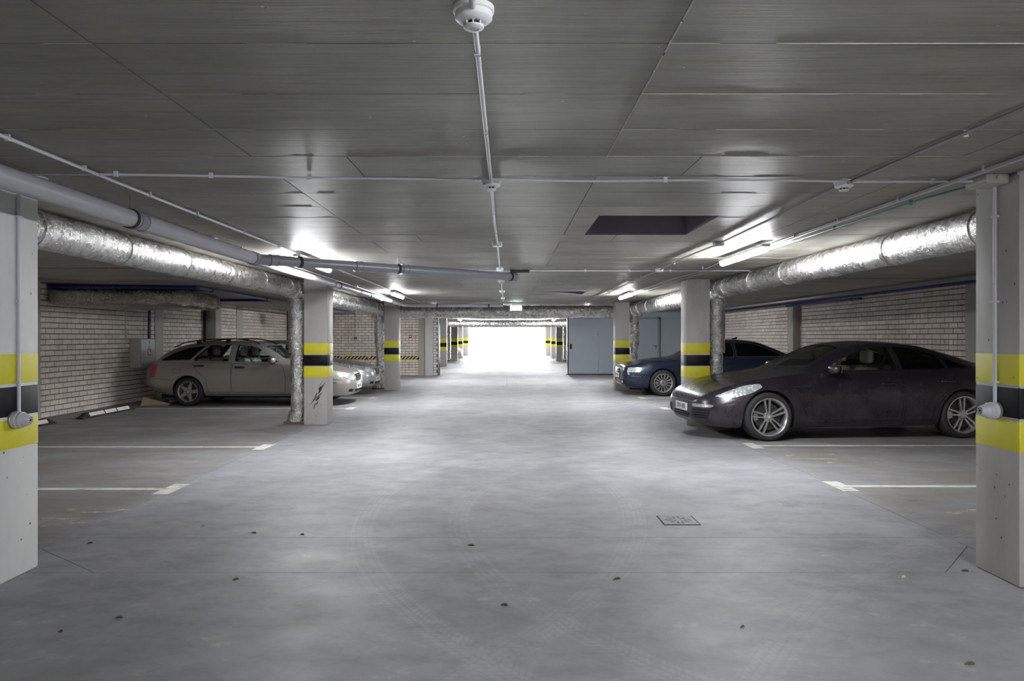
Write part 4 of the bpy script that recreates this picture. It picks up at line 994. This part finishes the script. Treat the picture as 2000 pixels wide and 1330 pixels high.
def build_car(c, root, paint):
    f = c.f = {k: curve(v) for k, v in c.curves.items()}
    L = c.L; xs = [0, .012, .03, .055, .09, .13, .18]; x = .24
    while x < L-.2: xs.append(x); x += .05
    xs += [L-.18, L-.13, L-.09, L-.055, L-.03, L-.012, L]
    me = loft([(x, section(c, x)) for x in xs], 'body'); me.materials.append(paint)
    bm = bmesh.new(); bm.from_mesh(me); bvh = BVHTree.FromBMesh(bm); bm.free(); c.bvh = bvh
    cuts = []
    # cabin cavity
    sec = []
    a, b = c.cabin; x = a
    while x <= b+1e-6:
        zs, ys, yr, zr, zt = [f[k](x) for k in ('zs', 'ys', 'yr', 'zr', 'zt')]
        lo = .30; P = [(0, lo), (ys-.10, lo), (ys-.07, max(lo+.05, zs-.05)), (max(.2, yr-.055), max(lo+.1, zr-.045)), (0, max(lo+.12, zt-.045))]; Q = []
        for p, q in zip(P, P[1:]):
            for i in range(4): Q.append([p[0]+(q[0]-p[0])*i/4, p[1]+(q[1]-p[1])*i/4])
        Q.append(list(P[-1])); sec.append((x, Q)); x += (b-a)/24
    cav = loft(sec, 'cav'); cav.materials.append(M[c.inner]); cuts.append(cav)
    for wx in c.wheels:
        for s in (-1, 1):
            mb = MB(); mb.lathe([(c.arch, .52), (c.arch, 1.3)], 48, mat=Matrix.Translation((wx, 0, c.wr+c.archz)) @ Matrix.Rotation(-s*PI/2, 4, 'X')); cuts.append(cutmesh(mb, M['liner']))
            mb = MB(); mb.box(wx-c.arch*.999, wx+c.arch*.999, *sorted((s*.53, s*1.3)), -.1, c.wr+c.archz); cuts.append(cutmesh(mb, M['liner']))
    for w_ in c.windows:
        mb = MB(); o2 = rnd(w_['o'], w_.get('r', .15)); V = [(p[0], yy, p[1]) for yy in (-1.4, 1.4) for p in o2]; n = len(o2)
        mb.add(V, [tuple(range(n)), tuple(range(n, 2*n))[::-1]]+[(i, (i+1) % n, n+(i+1) % n, n+i) for i in range(n)]); cuts.append(cutmesh(mb, M['trimb']))
    for o3, xa, xb in c.screens:
        mb = MB(); o2 = rnd(o3, .12); V = [(xx, p[0], p[1]) for xx in (xa, xb) for p in o2]; n = len(o2)
        mb.add(V, [tuple(range(n)), tuple(range(n, 2*n))[::-1]]+[(i, (i+1) % n, n+(i+1) % n, n+i) for i in range(n)]); cuts.append(cutmesh(mb, M['trimb']))
    res = cut(me, cuts); res.name = 'body'
    body = bpy.data.objects.new('body_shell', res); C.objects.link(body); body.parent = root
    res.shade_smooth(); res.set_sharp_from_angle(angle=math.radians(32))
    # glass
    for w_ in c.windows:
        for d in ('s-', 's+'):
            patch(bvh, rnd(w_['o'], w_.get('r', .15)), d, -.006, M[w_.get('m', 'glass')], 'side_window', root, .12, 0)
            if w_.get('trim'): strip(bvh, rnd(w_['o'], w_.get('r', .15)), d, .004, .016, M[w_['trim']], 'window_trim', root, True)
    for i, (o3, xa, xb) in enumerate(c.screens): patch(bvh, rnd(o3, .12), 'f' if i == 0 else 'r', -.006, M['glass'] if i == 0 else M[c.rearglass], 'windshield' if i == 0 else 'rear_window', root, .12, 0)
    # doors
    for dn, o3 in c.doors:
        for d in ('s-', 's+'):
            patch(bvh, o3, d, .0025, paint, 'door', root, .05, .008); strip(bvh, o3, d, .0012, .014, M['slot'], 'door_gap', root, True)
    for (x, z) in c.handles:
        for s in (-1, 1):
            hit = bvh.ray_cast(Vector((x, s*3, z)), Vector((0, -s, 0)))[0]
            o = bevel(MB().box(-.11, .11, -.022, .018, -.02, .02, mat=Matrix.Translation(hit)).build('door_handle', M['trimb'] if c.dh else paint, root), .012, 3)
    for line, wd in c.gaps:
        for d in ('s-', 's+'): strip(bvh, line, d, .0012, wd, M['slot'], 'panel_gap', root)
    for line, wd, mt, nme in c.strips:
        for d in ('s-', 's+'): strip(bvh, line, d, .006, wd, M[mt] if mt else paint, nme, root)
    for line in c.top:
        for s in (-1, 1): strip(bvh, [(p[0], s*p[1]) for p in line], 't', .0012, .008, M['slot'], 'bonnet_gap', root)
    # arches: lips
    for wx in c.wheels:
        for d in ('s-', 's+'):
            a0 = [(wx+(c.arch+.012)*math.cos(t), c.wr+c.archz+(c.arch+.012)*math.sin(t)) for t in [PI*1.05*i/24-.05*PI/2-.0 for i in range(25)]]
            strip(bvh, a0, d, .006, .03, paint, 'arch_lip', root)
    for d, o3, mt, nme, off in c.patches:
        ds = ('s-', 's+') if d == 's' else (d,)
        for q in ds: patch(bvh, o3, q, off, M[mt] if mt else paint, nme, root, .035, .012)
        if d == 'f2': pass
    for wx in c.wheels:
        for s in (-1, 1): wheel(root, wx, s*(c.track), c.wr, c.ww, c.rimr, c.style, True)
    # mirrors
    mx, mz, my = c.mirror
    for s in (-1, 1):
        mr = thing_part('mirror', root, (mx, s*my, mz))
        o = MB().lathe([(0, -.07), (.045, -.065), (.075, -.035), (.085, 0), (.08, .03), (.06, .05), (0, .055)], 20, mat=Matrix.Diagonal((.75, 1.45, 1, 1))).build('mirror_shell', paint, mr, 60)
        o.location = (0, s*.08, .02); MB().tube([(0, -s*.06, -.05), (0, s*.03, -.02)], .022, 8).build('mirror_foot', M['trimb'], mr, 50)
        g = MB().box(.062, .066, s*.08-.09, s*.08+.09, -.035, .06).build('mirror_glass', M['chrome'], mr)
    # underside, plates, cabin
    MB().box(.35, L-.35, -.62, .62, .16, .24).build('underbody', M['liner'], root)
    zsf = f['zs'](c.cabin[0])
    bevel(MB().box(c.cabin[0]+.02, c.cabin[0]+.48, -.62, .62, .45, zsf-.06).build('dashboard', M[c.dash], root), .06, 3)
    sw = thing_part('steering_wheel', root, (c.cabin[0]+.55, -.36 if c.flip else .36, .78))
    MB().lathe([(.17+.013*math.cos(t*PI/4), .013*math.sin(t*PI/4)) for t in range(8)], 28, mat=Matrix.Rotation(math.radians(62), 4, 'Y'), closed=True).build('wheel_ring', M['trimb'], sw, 60)
    for x in c.seats:
        for y in (-.36, .36): seat(root, x, y, M[c.seatm])
def plate(car, root, x, z, txt, y=0, tilt=0, rear=False):
    p = thing_part('licence_plate', root, (x, y, z)); p.rotation_euler = (0, tilt, 0)
    bevel(MB().box(-.012, 0, -.262, .262, -.058, .058).build('plate_board', M['plate'], p), .003, 1)
    MB().box(-.0135, -.012, .222, .258, -.054, .054).build('blue_strip', M['euro'], p)
    textmesh('plate_text', txt, .098, M['platetxt'], p, Matrix.Translation((-.0135, -.02, 0)) @ Matrix(((0, 0, -1, 0), (-1, 0, 0, 0), (0, 1, 0, 0), (0, 0, 0, 1))))
def ring(parent, x, y, z, r, th, mat, name):
    MB().lathe([(r+th*math.cos(t*PI/3), th*math.sin(t*PI/3)) for t in range(6)], 28, mat=Matrix.Translation((x, y, z)) @ Matrix.Rotation(PI/2, 4, 'Y'), closed=True).build(name, mat, parent, 60)
def front_x(c, y, z):
    h = c.bvh.ray_cast(Vector((-3, y, z)), Vector((1, 0, 0)))[0]; return h.x if h else .1
# ---- dark purple sports saloon
c = Car(); c.L = 4.97; c.flip = False
c.curves = dict(
 zb=[(0, .30), (.05, .24), (.2, .18), (.6, .16), (4.3, .17), (4.75, .24), (4.97, .36)],
 yb=[(0, .40), (.06, .55), (.2, .74), (.5, .86), (1.3, .90), (3.6, .90), (4.5, .82), (4.85, .68), (4.97, .5)],
 ym=[(0, .52), (.04, .64), (.12, .755), (.3, .86), (.6, .93), (.95, .962), (1.5, .945), (2.6, .945), (3.4, .96), (3.85, .966), (4.4, .92), (4.8, .80), (4.97, .62)],
 zm=[(0, .42), (.3, .50), (.93, .60), (2.5, .62), (3.85, .66), (4.97, .62)],
 ys=[(0, .46), (.04, .58), (.15, .68), (.35, .74), (.6, .79), (.95, .83), (1.4, .85), (1.8, .86), (2.8, .865), (3.6, .86), (4.2, .82), (4.7, .72), (4.97, .55)],
 zs=[(0, .53), (.06, .60), (.2, .685), (.4, .765), (.62, .83), (.93, .885), (1.3, .93), (1.8, .97), (2.8, .985), (3.6, 1.0), (4.0, 1.01), (4.5, .985), (4.8, .93), (4.97, .80)],
 yr=[(0, .36), (.15, .50), (.4, .56), (.8, .60), (1.45, .66), (1.7, .66), (2.1, .61), (2.6, .585), (3.3, .57), (3.9, .55), (4.4, .56), (4.8, .56), (4.97, .45)],
 zr=[(0, .545), (.06, .62), (.2, .695), (.4, .77), (.62, .825), (.93, .875), (1.4, .955), (1.6, 1.02), (1.9, 1.17), (2.3, 1.325), (2.75, 1.385), (3.3, 1.35), (3.9, 1.215), (4.35, 1.075), (4.7, .985), (4.97, .82)],
 zt=[(0, .55), (.06, .63), (.2, .705), (.4, .775), (.62, .825), (.93, .88), (1.4, .975), (1.52, 1.02), (1.9, 1.22), (2.3, 1.375), (2.75, 1.42), (3.3, 1.385), (3.9, 1.25), (4.35, 1.105), (4.7, 1.0), (4.97, .83)])
c.cabin = (1.45, 4.3); c.wheels = (.935, 3.855); c.arch = .375; c.archz = .005; c.wr = .345; c.ww = .27; c.rimr = .262; c.track = .815; c.style = 'twin'
c.windows = [dict(o=[(1.78, .995), (2.05, 1.13), (2.36, 1.265), (2.62, 1.325), (2.86, 1.335), (2.88, 1.0)], m='glass', r=.08), dict(o=[(2.96, 1.0), (2.95, 1.335), (3.25, 1.31), (3.62, 1.20), (3.64, 1.015)], m='privacy', r=.08), dict(o=[(3.69, 1.02), (3.67, 1.18), (3.98, 1.06), (4.0, 1.03)], m='privacy', r=.08)]
c.screens = [([(-.60, 1.035), (.60, 1.035), (.50, 1.31), (.3, 1.345), (-.3, 1.345), (-.50, 1.31)], 1.2, 2.3), ([(-.5, 1.10), (.5, 1.10), (.4, 1.28), (-.4, 1.28)], 5.5, 3.4)]; c.rearglass = 'privacy'
c.doors = [('f', [(1.60, .30), (1.56, .60), (1.62, .93), (1.78, .955), (2.92, .965), (2.93, .60), (2.90, .28)]), ('r', [(2.95, .28), (2.975, .60), (2.965, .965), (3.80, .985), (3.62, .72), (3.42, .55), (3.36, .28)])]
c.handles = [(2.72, .80), (3.62, .83)]; c.dh = False
c.gaps = [([(1.56, .62), (1.42, .80), (1.28, .80)], .006), ([(.42, .60), (.58, .615), (.60, .62)], .006)]
c.strips = [([(1.30, .765), (1.54, .775)], .022, 'chrome', 'fender_vent_trim'), ([(1.32, .75), (1.42, .50), (1.5, .35)], .012, 'slot', 'fender_vent'), ([(1.4, .235), (3.4, .235)], .05, None, 'sill')]
c.top = [[(.22, .42), (.5, .60), (.9, .68), (1.38, .74)]]
c.patches = [('s', rnd([(.20, .625), (.45, .615), (.68, .675), (.85, .76), (.83, .81), (.62, .785), (.38, .70)], .22), 'lens', 'headlight', .005),
 ('f', rnd([(-.30, .285), (.30, .285), (.34, .36), (-.34, .36)], .15), 'slot', 'front_intake', .003),
 ('f', rnd([(.46, .30), (.74, .32), (.78, .45), (.44, .44)], .15), 'slot', 'side_intake', .003), ('f', rnd([(-.46, .30), (-.74, .32), (-.78, .45), (-.44, .44)], .15), 'slot', 'side_intake', .003),
 ('f', rnd([(.45, .465), (.78, .47), (.80, .51), (.47, .51)], .25), 'lens', 'indicator_strip', .006), ('f', rnd([(-.45, .465), (-.78, .47), (-.80, .51), (-.47, .51)], .25), 'lens', 'indicator_strip', .006),
 ('s', rnd([(4.62, .80), (4.88, .78), (4.9, .88), (4.70, .90)], .2), 'taillens', 'tail_light', .004)]
c.mirror = (1.86, 1.0, .90); c.dash = 'ivory'; c.inner = 'ivory'; c.seats = (2.35, 3.3); c.seatm = 'ivory'
PUR = carpaint('dusty_aubergine_paint', (30, 23, 36), .5, .2, (118, 112, 118), .42)
pan_ = thing('sports_saloon', 'dusty dark purple sports saloon car parked in the nearest occupied right bay', 'car', (2.71, 11.04, 0), math.radians(5.9))
pan_.scale = (1.03, 1, 1.015); build_car(c, pan_, PUR)
plate(c, pan_, front_x(c, 0, .44)-.004, .435, 'ZKV 005')
for s in (-1, 1):
    for k in range(3): patch(c.bvh, [(s*.47, .325+k*.035), (s*.75, .332+k*.035), (s*.75, .340+k*.035), (s*.47, .333+k*.035)], 'f', .012, PUR, 'intake_louvre', pan_, .08, .01)
for k in range(2): patch(c.bvh, [(-.3, .305+k*.03), (.3, .305+k*.03), (.3, .312+k*.03), (-.3, .312+k*.03)], 'f', .012, PUR, 'intake_louvre', pan_, .08, .01)
MB().lathe([(.02, 0), (.012, .004), (0, .005)], 16, mat=Matrix.Translation((.13, 0, .69)) @ Matrix.Rotation(-.6, 4, 'Y')).build('bonnet_badge', M['chrome'], pan_)
# ---- dark blue executive saloon
c = Car(); c.L = 5.05; c.flip = False
c.curves = dict(
 zb=[(0, .26), (.1, .20), (.5, .17), (4.4, .19), (4.9, .26), (5.05, .34)],
 yb=[(0, .5), (.08, .68), (.25, .80), (.6, .86), (3.9, .86), (4.7, .78), (5.05, .6)],
 ym=[(0, .62), (.05, .74), (.15, .83), (.35, .895), (.8, .935), (2.5, .94), (3.9, .945), (4.6, .90), (4.95, .78), (5.05, .68)],
 zm=[(0, .50), (.8, .60), (3.9, .64), (5.05, .62)],
 ys=[(0, .52), (.06, .66), (.2, .74), (.5, .80), (.96, .84), (1.6, .87), (3.6, .87), (4.3, .84), (4.8, .76), (5.05, .62)],
 zs=[(0, .68), (.06, .735), (.2, .775), (.5, .83), (1.0, .885), (1.6, .93), (3.0, .96), (4.2, .975), (4.8, .96), (5.05, .88)],
 yr=[(0, .42), (.2, .58), (.9, .66), (1.4, .70), (1.7, .68), (2.3, .61), (3.2, .60), (3.9, .62), (4.3, .66), (4.8, .66), (5.05, .5)],
 zr=[(0, .69), (.06, .745), (.2, .79), (.5, .85), (1.0, .915), (1.4, .955), (1.6, 1.02), (2.0, 1.24), (2.35, 1.36), (2.9, 1.395), (3.4, 1.36), (3.9, 1.20), (4.25, 1.06), (4.45, 1.015), (4.8, .99), (5.05, .90)],
 zt=[(0, .70), (.06, .76), (.2, .81), (.5, .88), (1.0, .95), (1.4, .99), (1.55, 1.05), (2.0, 1.30), (2.35, 1.415), (2.9, 1.445), (3.4, 1.405), (3.9, 1.24), (4.25, 1.085), (4.45, 1.04), (4.8, 1.02), (5.05, .92)])
c.cabin = (1.45, 4.1); c.wheels = (.985, 3.93); c.arch = .365; c.archz = .005; c.wr = .332; c.ww = .25; c.rimr = .232; c.track = .80; c.style = 'multi'
c.windows = [dict(o=[(1.78, .985), (2.1, 1.20), (2.36, 1.33), (2.78, 1.36), (2.80, .99)], m='privacy', r=.08, trim='chrome'), dict(o=[(2.86, .99), (2.85, 1.36), (3.3, 1.335), (3.7, 1.20), (4.02, 1.04), (3.98, 1.005)], m='privacy', r=.08, trim='chrome')]
c.screens = [([(-.62, 1.06), (.62, 1.06), (.50, 1.34), (-.50, 1.34)], 1.2, 2.3), ([(-.55, 1.10), (.55, 1.10), (.45, 1.33), (-.45, 1.33)], 5.5, 3.5)]; c.rearglass = 'privacy'
c.doors = [('f', [(1.58, .28), (1.55, .60), (1.62, .90), (2.82, .945), (2.82, .28)]), ('r', [(2.85, .28), (2.85, .948), (3.95, .962), (3.85, .80), (3.56, .62), (3.42, .28)])]
c.handles = [(2.65, .84), (3.72, .87)]; c.dh = False
c.gaps = [([(.45, .66), (.60, .70), (.64, .52)], .005)]; c.strips = [([(.42, .50), (.30, .50), (.16, .50)], .012, 'chrome', 'bumper_trim'), ([(1.4, .235), (3.5, .235)], .05, None, 'sill')]
c.top = [[(.12, .50), (.6, .70), (1.35, .76)]]
c.patches = [('s', rnd([(.09, .60), (.40, .60), (.46, .70), (.36, .725), (.12, .715)], .15), 'lens', 'headlight', .005),
 ('f', rnd([(-.24, .28), (.24, .28), (.32, .50), (.31, .685), (-.31, .685), (-.32, .50)], .1), 'chrome', 'grille_frame', .006), ('f', rnd([(-.215, .295), (.215, .295), (.29, .50), (.285, .67), (-.285, .67), (-.29, .50)], .1), 'slot', 'grille_mesh', .012),
 ('f', rnd([(.40, .28), (.72, .30), (.72, .41), (.40, .41)], .15), 'slot', 'side_intake', .004), ('f', rnd([(-.40, .28), (-.72, .30), (-.72, .41), (-.40, .41)], .15), 'slot', 'side_intake', .004)]
c.mirror = (1.80, 1.0, .92); c.dash = 'inner'; c.seats = (2.3, 3.3); c.seatm = 'inner'
BLU = carpaint('dark_blue_paint', (34, 44, 66), .5, .2, (84, 88, 98), .25)
aud = thing('executive_saloon', 'dark blue executive saloon car with large grille, parked behind the sports saloon', 'car', (2.98, 18.95, 0)); build_car(c, aud, BLU)
gx = front_x(c, 0, .6)
for k in range(9): patch(c.bvh, [(-.27, .325+k*.037), (.27, .325+k*.037), (.27, .331+k*.037), (-.27, .331+k*.037)], 'f', .016, M['chrome'], 'grille_bar', aud, .1, .008)
for k in range(4): ring(aud, gx-.03, -.105+k*.07, .63, .045, .006, M['chrome'], 'badge_ring')
plate(c, aud, gx-.035, .50, 'DFH 481')
for s in (-1, 1): ring(aud, front_x(c, s*.6, .35)-.01, s*.6, .35, .04, .008, M['chrome'], 'fog_lamp_ring')
MB().add([(2.98, 0, 1.44), (3.12, 0, 1.44), (3.16, 0, 1.51), (3.13, .012, 1.44), (3.13, -.012, 1.44)], [(0, 3, 2), (0, 2, 4), (0, 4, 3), (3, 4, 2)]).build('roof_antenna', BLU, aud)
audcfg = c
# ---- silver estate and silver saloon share their front
def merc(kind):
    c = Car(); c.L = 4.54; c.flip = False; wag = kind == 'wagon'
    end = 4.54
    c.curves = dict(
     zb=[(0, .28), (.08, .21), (.4, .18), (3.9, .20), (4.3, .27), (end, .38)],
     yb=[(0, .40), (.08, .56), (.25, .70), (.6, .79), (3.5, .79), (4.2, .72), (end, .55)],
     ym=[(0, .50), (.05, .62), (.15, .72), (.35, .80), (.8, .855), (2.3, .865), (3.5, .865), (4.1, .83), (4.42, .72), (end, .62)],
     zm=[(0, .48), (.8, .58), (3.5, .62), (end, .58)],
     ys=[(0, .38), (.06, .52), (.2, .62), (.5, .70), (.95, .76), (1.5, .79), (3.3, .80), (3.9, .78), (4.3, .72), (end, .58)],
     zs=[(0, .60), (.06, .66), (.2, .72), (.5, .79), (.95, .85), (1.5, .90), (2.6, .93), (3.6, .945), (4.2, .93), (end, .78)],
     yr=[(0, .30), (.2, .48), (.9, .58), (1.3, .64), (1.55, .63), (2.1, .575), (3.0, .57), (3.8, .55), (4.2, .56), (4.45, .5), (end, .45)] if wag else
        [(0, .30), (.2, .48), (.9, .58), (1.3, .64), (1.55, .63), (2.1, .575), (2.8, .57), (3.4, .56), (3.9, .60), (4.3, .60), (end, .45)],
     zr=[(0, .61), (.06, .68), (.2, .735), (.5, .81), (.95, .875), (1.25, .915), (1.45, .99), (1.8, 1.19), (2.1, 1.32), (2.6, 1.365), (3.3, 1.345), (3.75, 1.28), (4.05, 1.18), (4.3, 1.02), (4.42, .93), (end, .80)] if wag else
        [(0, .61), (.06, .68), (.2, .735), (.5, .81), (.95, .875), (1.25, .915), (1.45, .99), (1.8, 1.19), (2.1, 1.32), (2.6, 1.365), (3.0, 1.33), (3.5, 1.15), (3.8, 1.02), (4.0, .985), (4.35, .97), (end, .85)],
     zt=[(0, .62), (.06, .70), (.2, .76), (.5, .84), (.95, .91), (1.25, .955), (1.4, 1.0), (1.8, 1.25), (2.1, 1.37), (2.6, 1.42), (3.3, 1.405), (3.75, 1.34), (4.05, 1.24), (4.3, 1.07), (4.42, .98), (end, .82)] if wag else
        [(0, .62), (.06, .70), (.2, .76), (.5, .84), (.95, .91), (1.25, .955), (1.4, 1.0), (1.8, 1.25), (2.1, 1.37), (2.6, 1.42), (3.0, 1.385), (3.5, 1.19), (3.8, 1.05), (4.0, 1.01), (4.35, .99), (end, .86)])
    c.cabin = (1.3, 4.2 if wag else 3.7); c.wheels = (.80, 3.515); c.arch = .345; c.archz = .01; c.wr = .312; c.ww = .21; c.rimr = .215; c.track = .745; c.style = 'star'
    fw = dict(o=[(1.58, .955), (1.82, 1.12), (2.08, 1.27), (2.36, 1.325), (2.50, 1.33), (2.52, .965)], m='glass', r=.08)
    if wag: c.windows = [fw, dict(o=[(2.66, .965), (2.64, 1.33), (3.12, 1.315), (3.42, 1.02), (3.38, .975)], m='glass', r=.08), dict(o=[(3.50, 1.0), (3.22, 1.305), (3.62, 1.25), (3.92, 1.13), (4.16, .985)], m='privacy', r=.06)]
    else: c.windows = [fw, dict(o=[(2.62, .965), (2.60, 1.33), (2.95, 1.29), (3.3, 1.14), (3.5, .985)], m='glass', r=.08)]
    c.screens = [([(-.56, 1.02), (.56, 1.02), (.46, 1.30), (-.46, 1.30)], 1.1, 2.05), ([(-.45, 1.05 if wag else 1.10), (.45, 1.05 if wag else 1.10), (.40, 1.22), (-.40, 1.22)], 5.2, 3.95 if wag else 3.2)]; c.rearglass = 'privacy'
    c.doors = [('f', [(1.42, .30), (1.40, .60), (1.48, .88), (2.56, .925), (2.56, .30)]), ('r', [(2.59, .30), (2.59, .927), (3.44, .935), (3.30, .74), (3.12, .60), (3.08, .30)])]
    c.handles = [(2.40, .84), (3.28, .87)]; c.dh = True
    c.gaps = [([(3.86, .80), (3.86, .72), (3.68, .72), (3.68, .80), (3.86, .80)], .004), ([(4.3, .60), (3.9, .57)], .006)]
    c.strips = [([(.3, .50), (.44, .505)], .012, 'slot', 'bumper_gap'), ([(1.42, .53), (2.54, .54)], .03, None, 'side_moulding'), ([(2.61, .54), (3.05, .545)], .03, None, 'side_moulding'), ([(1.2, .235), (3.1, .235)], .05, None, 'sill')]
    c.top = [[(.25, .40), (.6, .58), (1.22, .66)]]
    c.patches = [('f', rnd([(.34, .52), (.62, .55), (.70, .64), (.62, .72), (.50, .70), (.42, .66), (.34, .67)], .25), 'lens', 'headlight', .006), ('f', rnd([(-.34, .52), (-.62, .55), (-.70, .64), (-.62, .72), (-.50, .70), (-.42, .66), (-.34, .67)], .25), 'lens', 'headlight', .006),
     ('s', rnd([(.20, .555), (.40, .60), (.52, .68), (.46, .70), (.30, .68)], .2), 'lens', 'headlight_side', .006),
     ('f', rnd([(-.20, .50), (.20, .50), (.27, .64), (.25, .685), (-.25, .685), (-.27, .64)], .15), 'chrome', 'grille_frame', .010), ('f', rnd([(-.18, .515), (.18, .515), (.245, .64), (.23, .672), (-.23, .672), (-.245, .64)], .15), 'slot', 'grille_mesh', .014),
     ('f', rnd([(-.36, .27), (.36, .27), (.34, .335), (-.34, .335)], .2), 'slot', 'front_intake', .004), ('f', rnd([(.46, .28), (.62, .30), (.62, .36), (.46, .35)], .2), 'slot', 'side_intake', .004), ('f', rnd([(-.46, .28), (-.62, .30), (-.62, .36), (-.46, .35)], .2), 'slot', 'side_intake', .004)]
    if wag: c.patches.append(('s', rnd([(4.20, .91), (4.33, .90), (4.42, .62), (4.27, .62)], .12), 'taillens', 'tail_light', .006))
    else: c.patches.append(('s', rnd([(4.20, .85), (4.45, .84), (4.45, .66), (4.25, .66)], .12), 'taillens', 'tail_light', .006))
    c.mirror = (1.66, .985, .83); c.dash = 'inner'; c.seats = (2.1, 3.0); c.seatm = 'greyseat'; return c
SIL = carpaint('silver_paint', (168, 164, 158), .55, .26, (148, 140, 130), .4); SIL2 = carpaint('clean_silver_paint', (178, 178, 178), .6, .24, (150, 146, 140), .2)
def mercextras(c, root, txt, paint):
    gx = front_x(c, 0, .6)
    for k in range(5): patch(c.bvh, [(-.21, .535+k*.029), (.21, .535+k*.029), (.21, .543+k*.029), (-.21, .543+k*.029)], 'f', .022, M['chrome'], 'grille_bar', root, .1, .008)
    st = thing_part('bonnet_star', root, (.19, 0, .765)); ring(st, 0, 0, .045, .028, .003, M['chrome'], 'star_ring'); MB().tube([(0, 0, -.01), (0, 0, .02)], .005, 6).build('star_stem', M['chrome'], st)
    for k in range(3):
        a = PI/2+k*2*PI/3; MB().tube([(0, 0, .045), (0, .027*math.cos(a), .045+.027*math.sin(a))], .003, 6).build('star_ray', M['chrome'], st)
    plate(c, root, front_x(c, 0, .40)-.012, .395, txt)
c = merc('wagon')
wg = thing('estate_car', 'dusty silver estate car with roof rails parked behind the scuffed pillar', 'car', (-3.40, 16.27, 0), PI); build_car(c, wg, SIL); mercextras(c, wg, 'BSN 274', SIL)
for s in (-1, 1):
    P = [(2.05, s*.54, 1.345), (2.15, s*.545, 1.40), (2.5, s*.545, 1.455), (3.2, s*.54, 1.450), (3.7, s*.53, 1.385), (3.95, s*.525, 1.27)]
    MB().tube(smoothpath(P, .12), .013, 10).build('roof_rail', M['trimb'], wg, 50)
    for (x, z0, z1) in ((2.75, 1.375, 1.455), (3.4, 1.35, 1.43)): MB().box(x-.05, x+.05, s*.54-.012, s*.54+.012, z0-.03, z1).build('rail_foot', M['trimb'], wg)
c = merc('saloon')
sl = thing('saloon_car', 'clean silver saloon car with chrome grille parked beyond the silver estate car', 'car', (-3.45, 18.95, 0), PI); build_car(c, sl, SIL2); mercextras(c, sl, 'EGK 916', SIL2)
# ---- cars past the partition: copies with their parts
def copytree(o, parent=None):
    k = o.copy(); C.objects.link(k); k.parent = parent
    for ch in list(o.children): copytree(ch, k)
    return k
far_cars = [(aud, (2.95, 33.6, 0), 0, 'dark saloon car nose showing just past the sliding fire door', None), (sl, (-2.95, 46.9, 0), PI, 'silver car nose between the far left pillars near the exit', None),
            (wg, (2.3, 76, 0), PI, 'car standing side-on in the bright yard outside the exit', None)]
for src, loc, rz, lb, _ in far_cars:
    k = copytree(src); k.location = loc; k.rotation_euler = (0, 0, rz); k['label'] = lb; k.name = {'executive_saloon': 'executive_saloon', 'saloon_car': 'saloon_car', 'estate_car': 'estate_car'}[src.name.split('.')[0]]
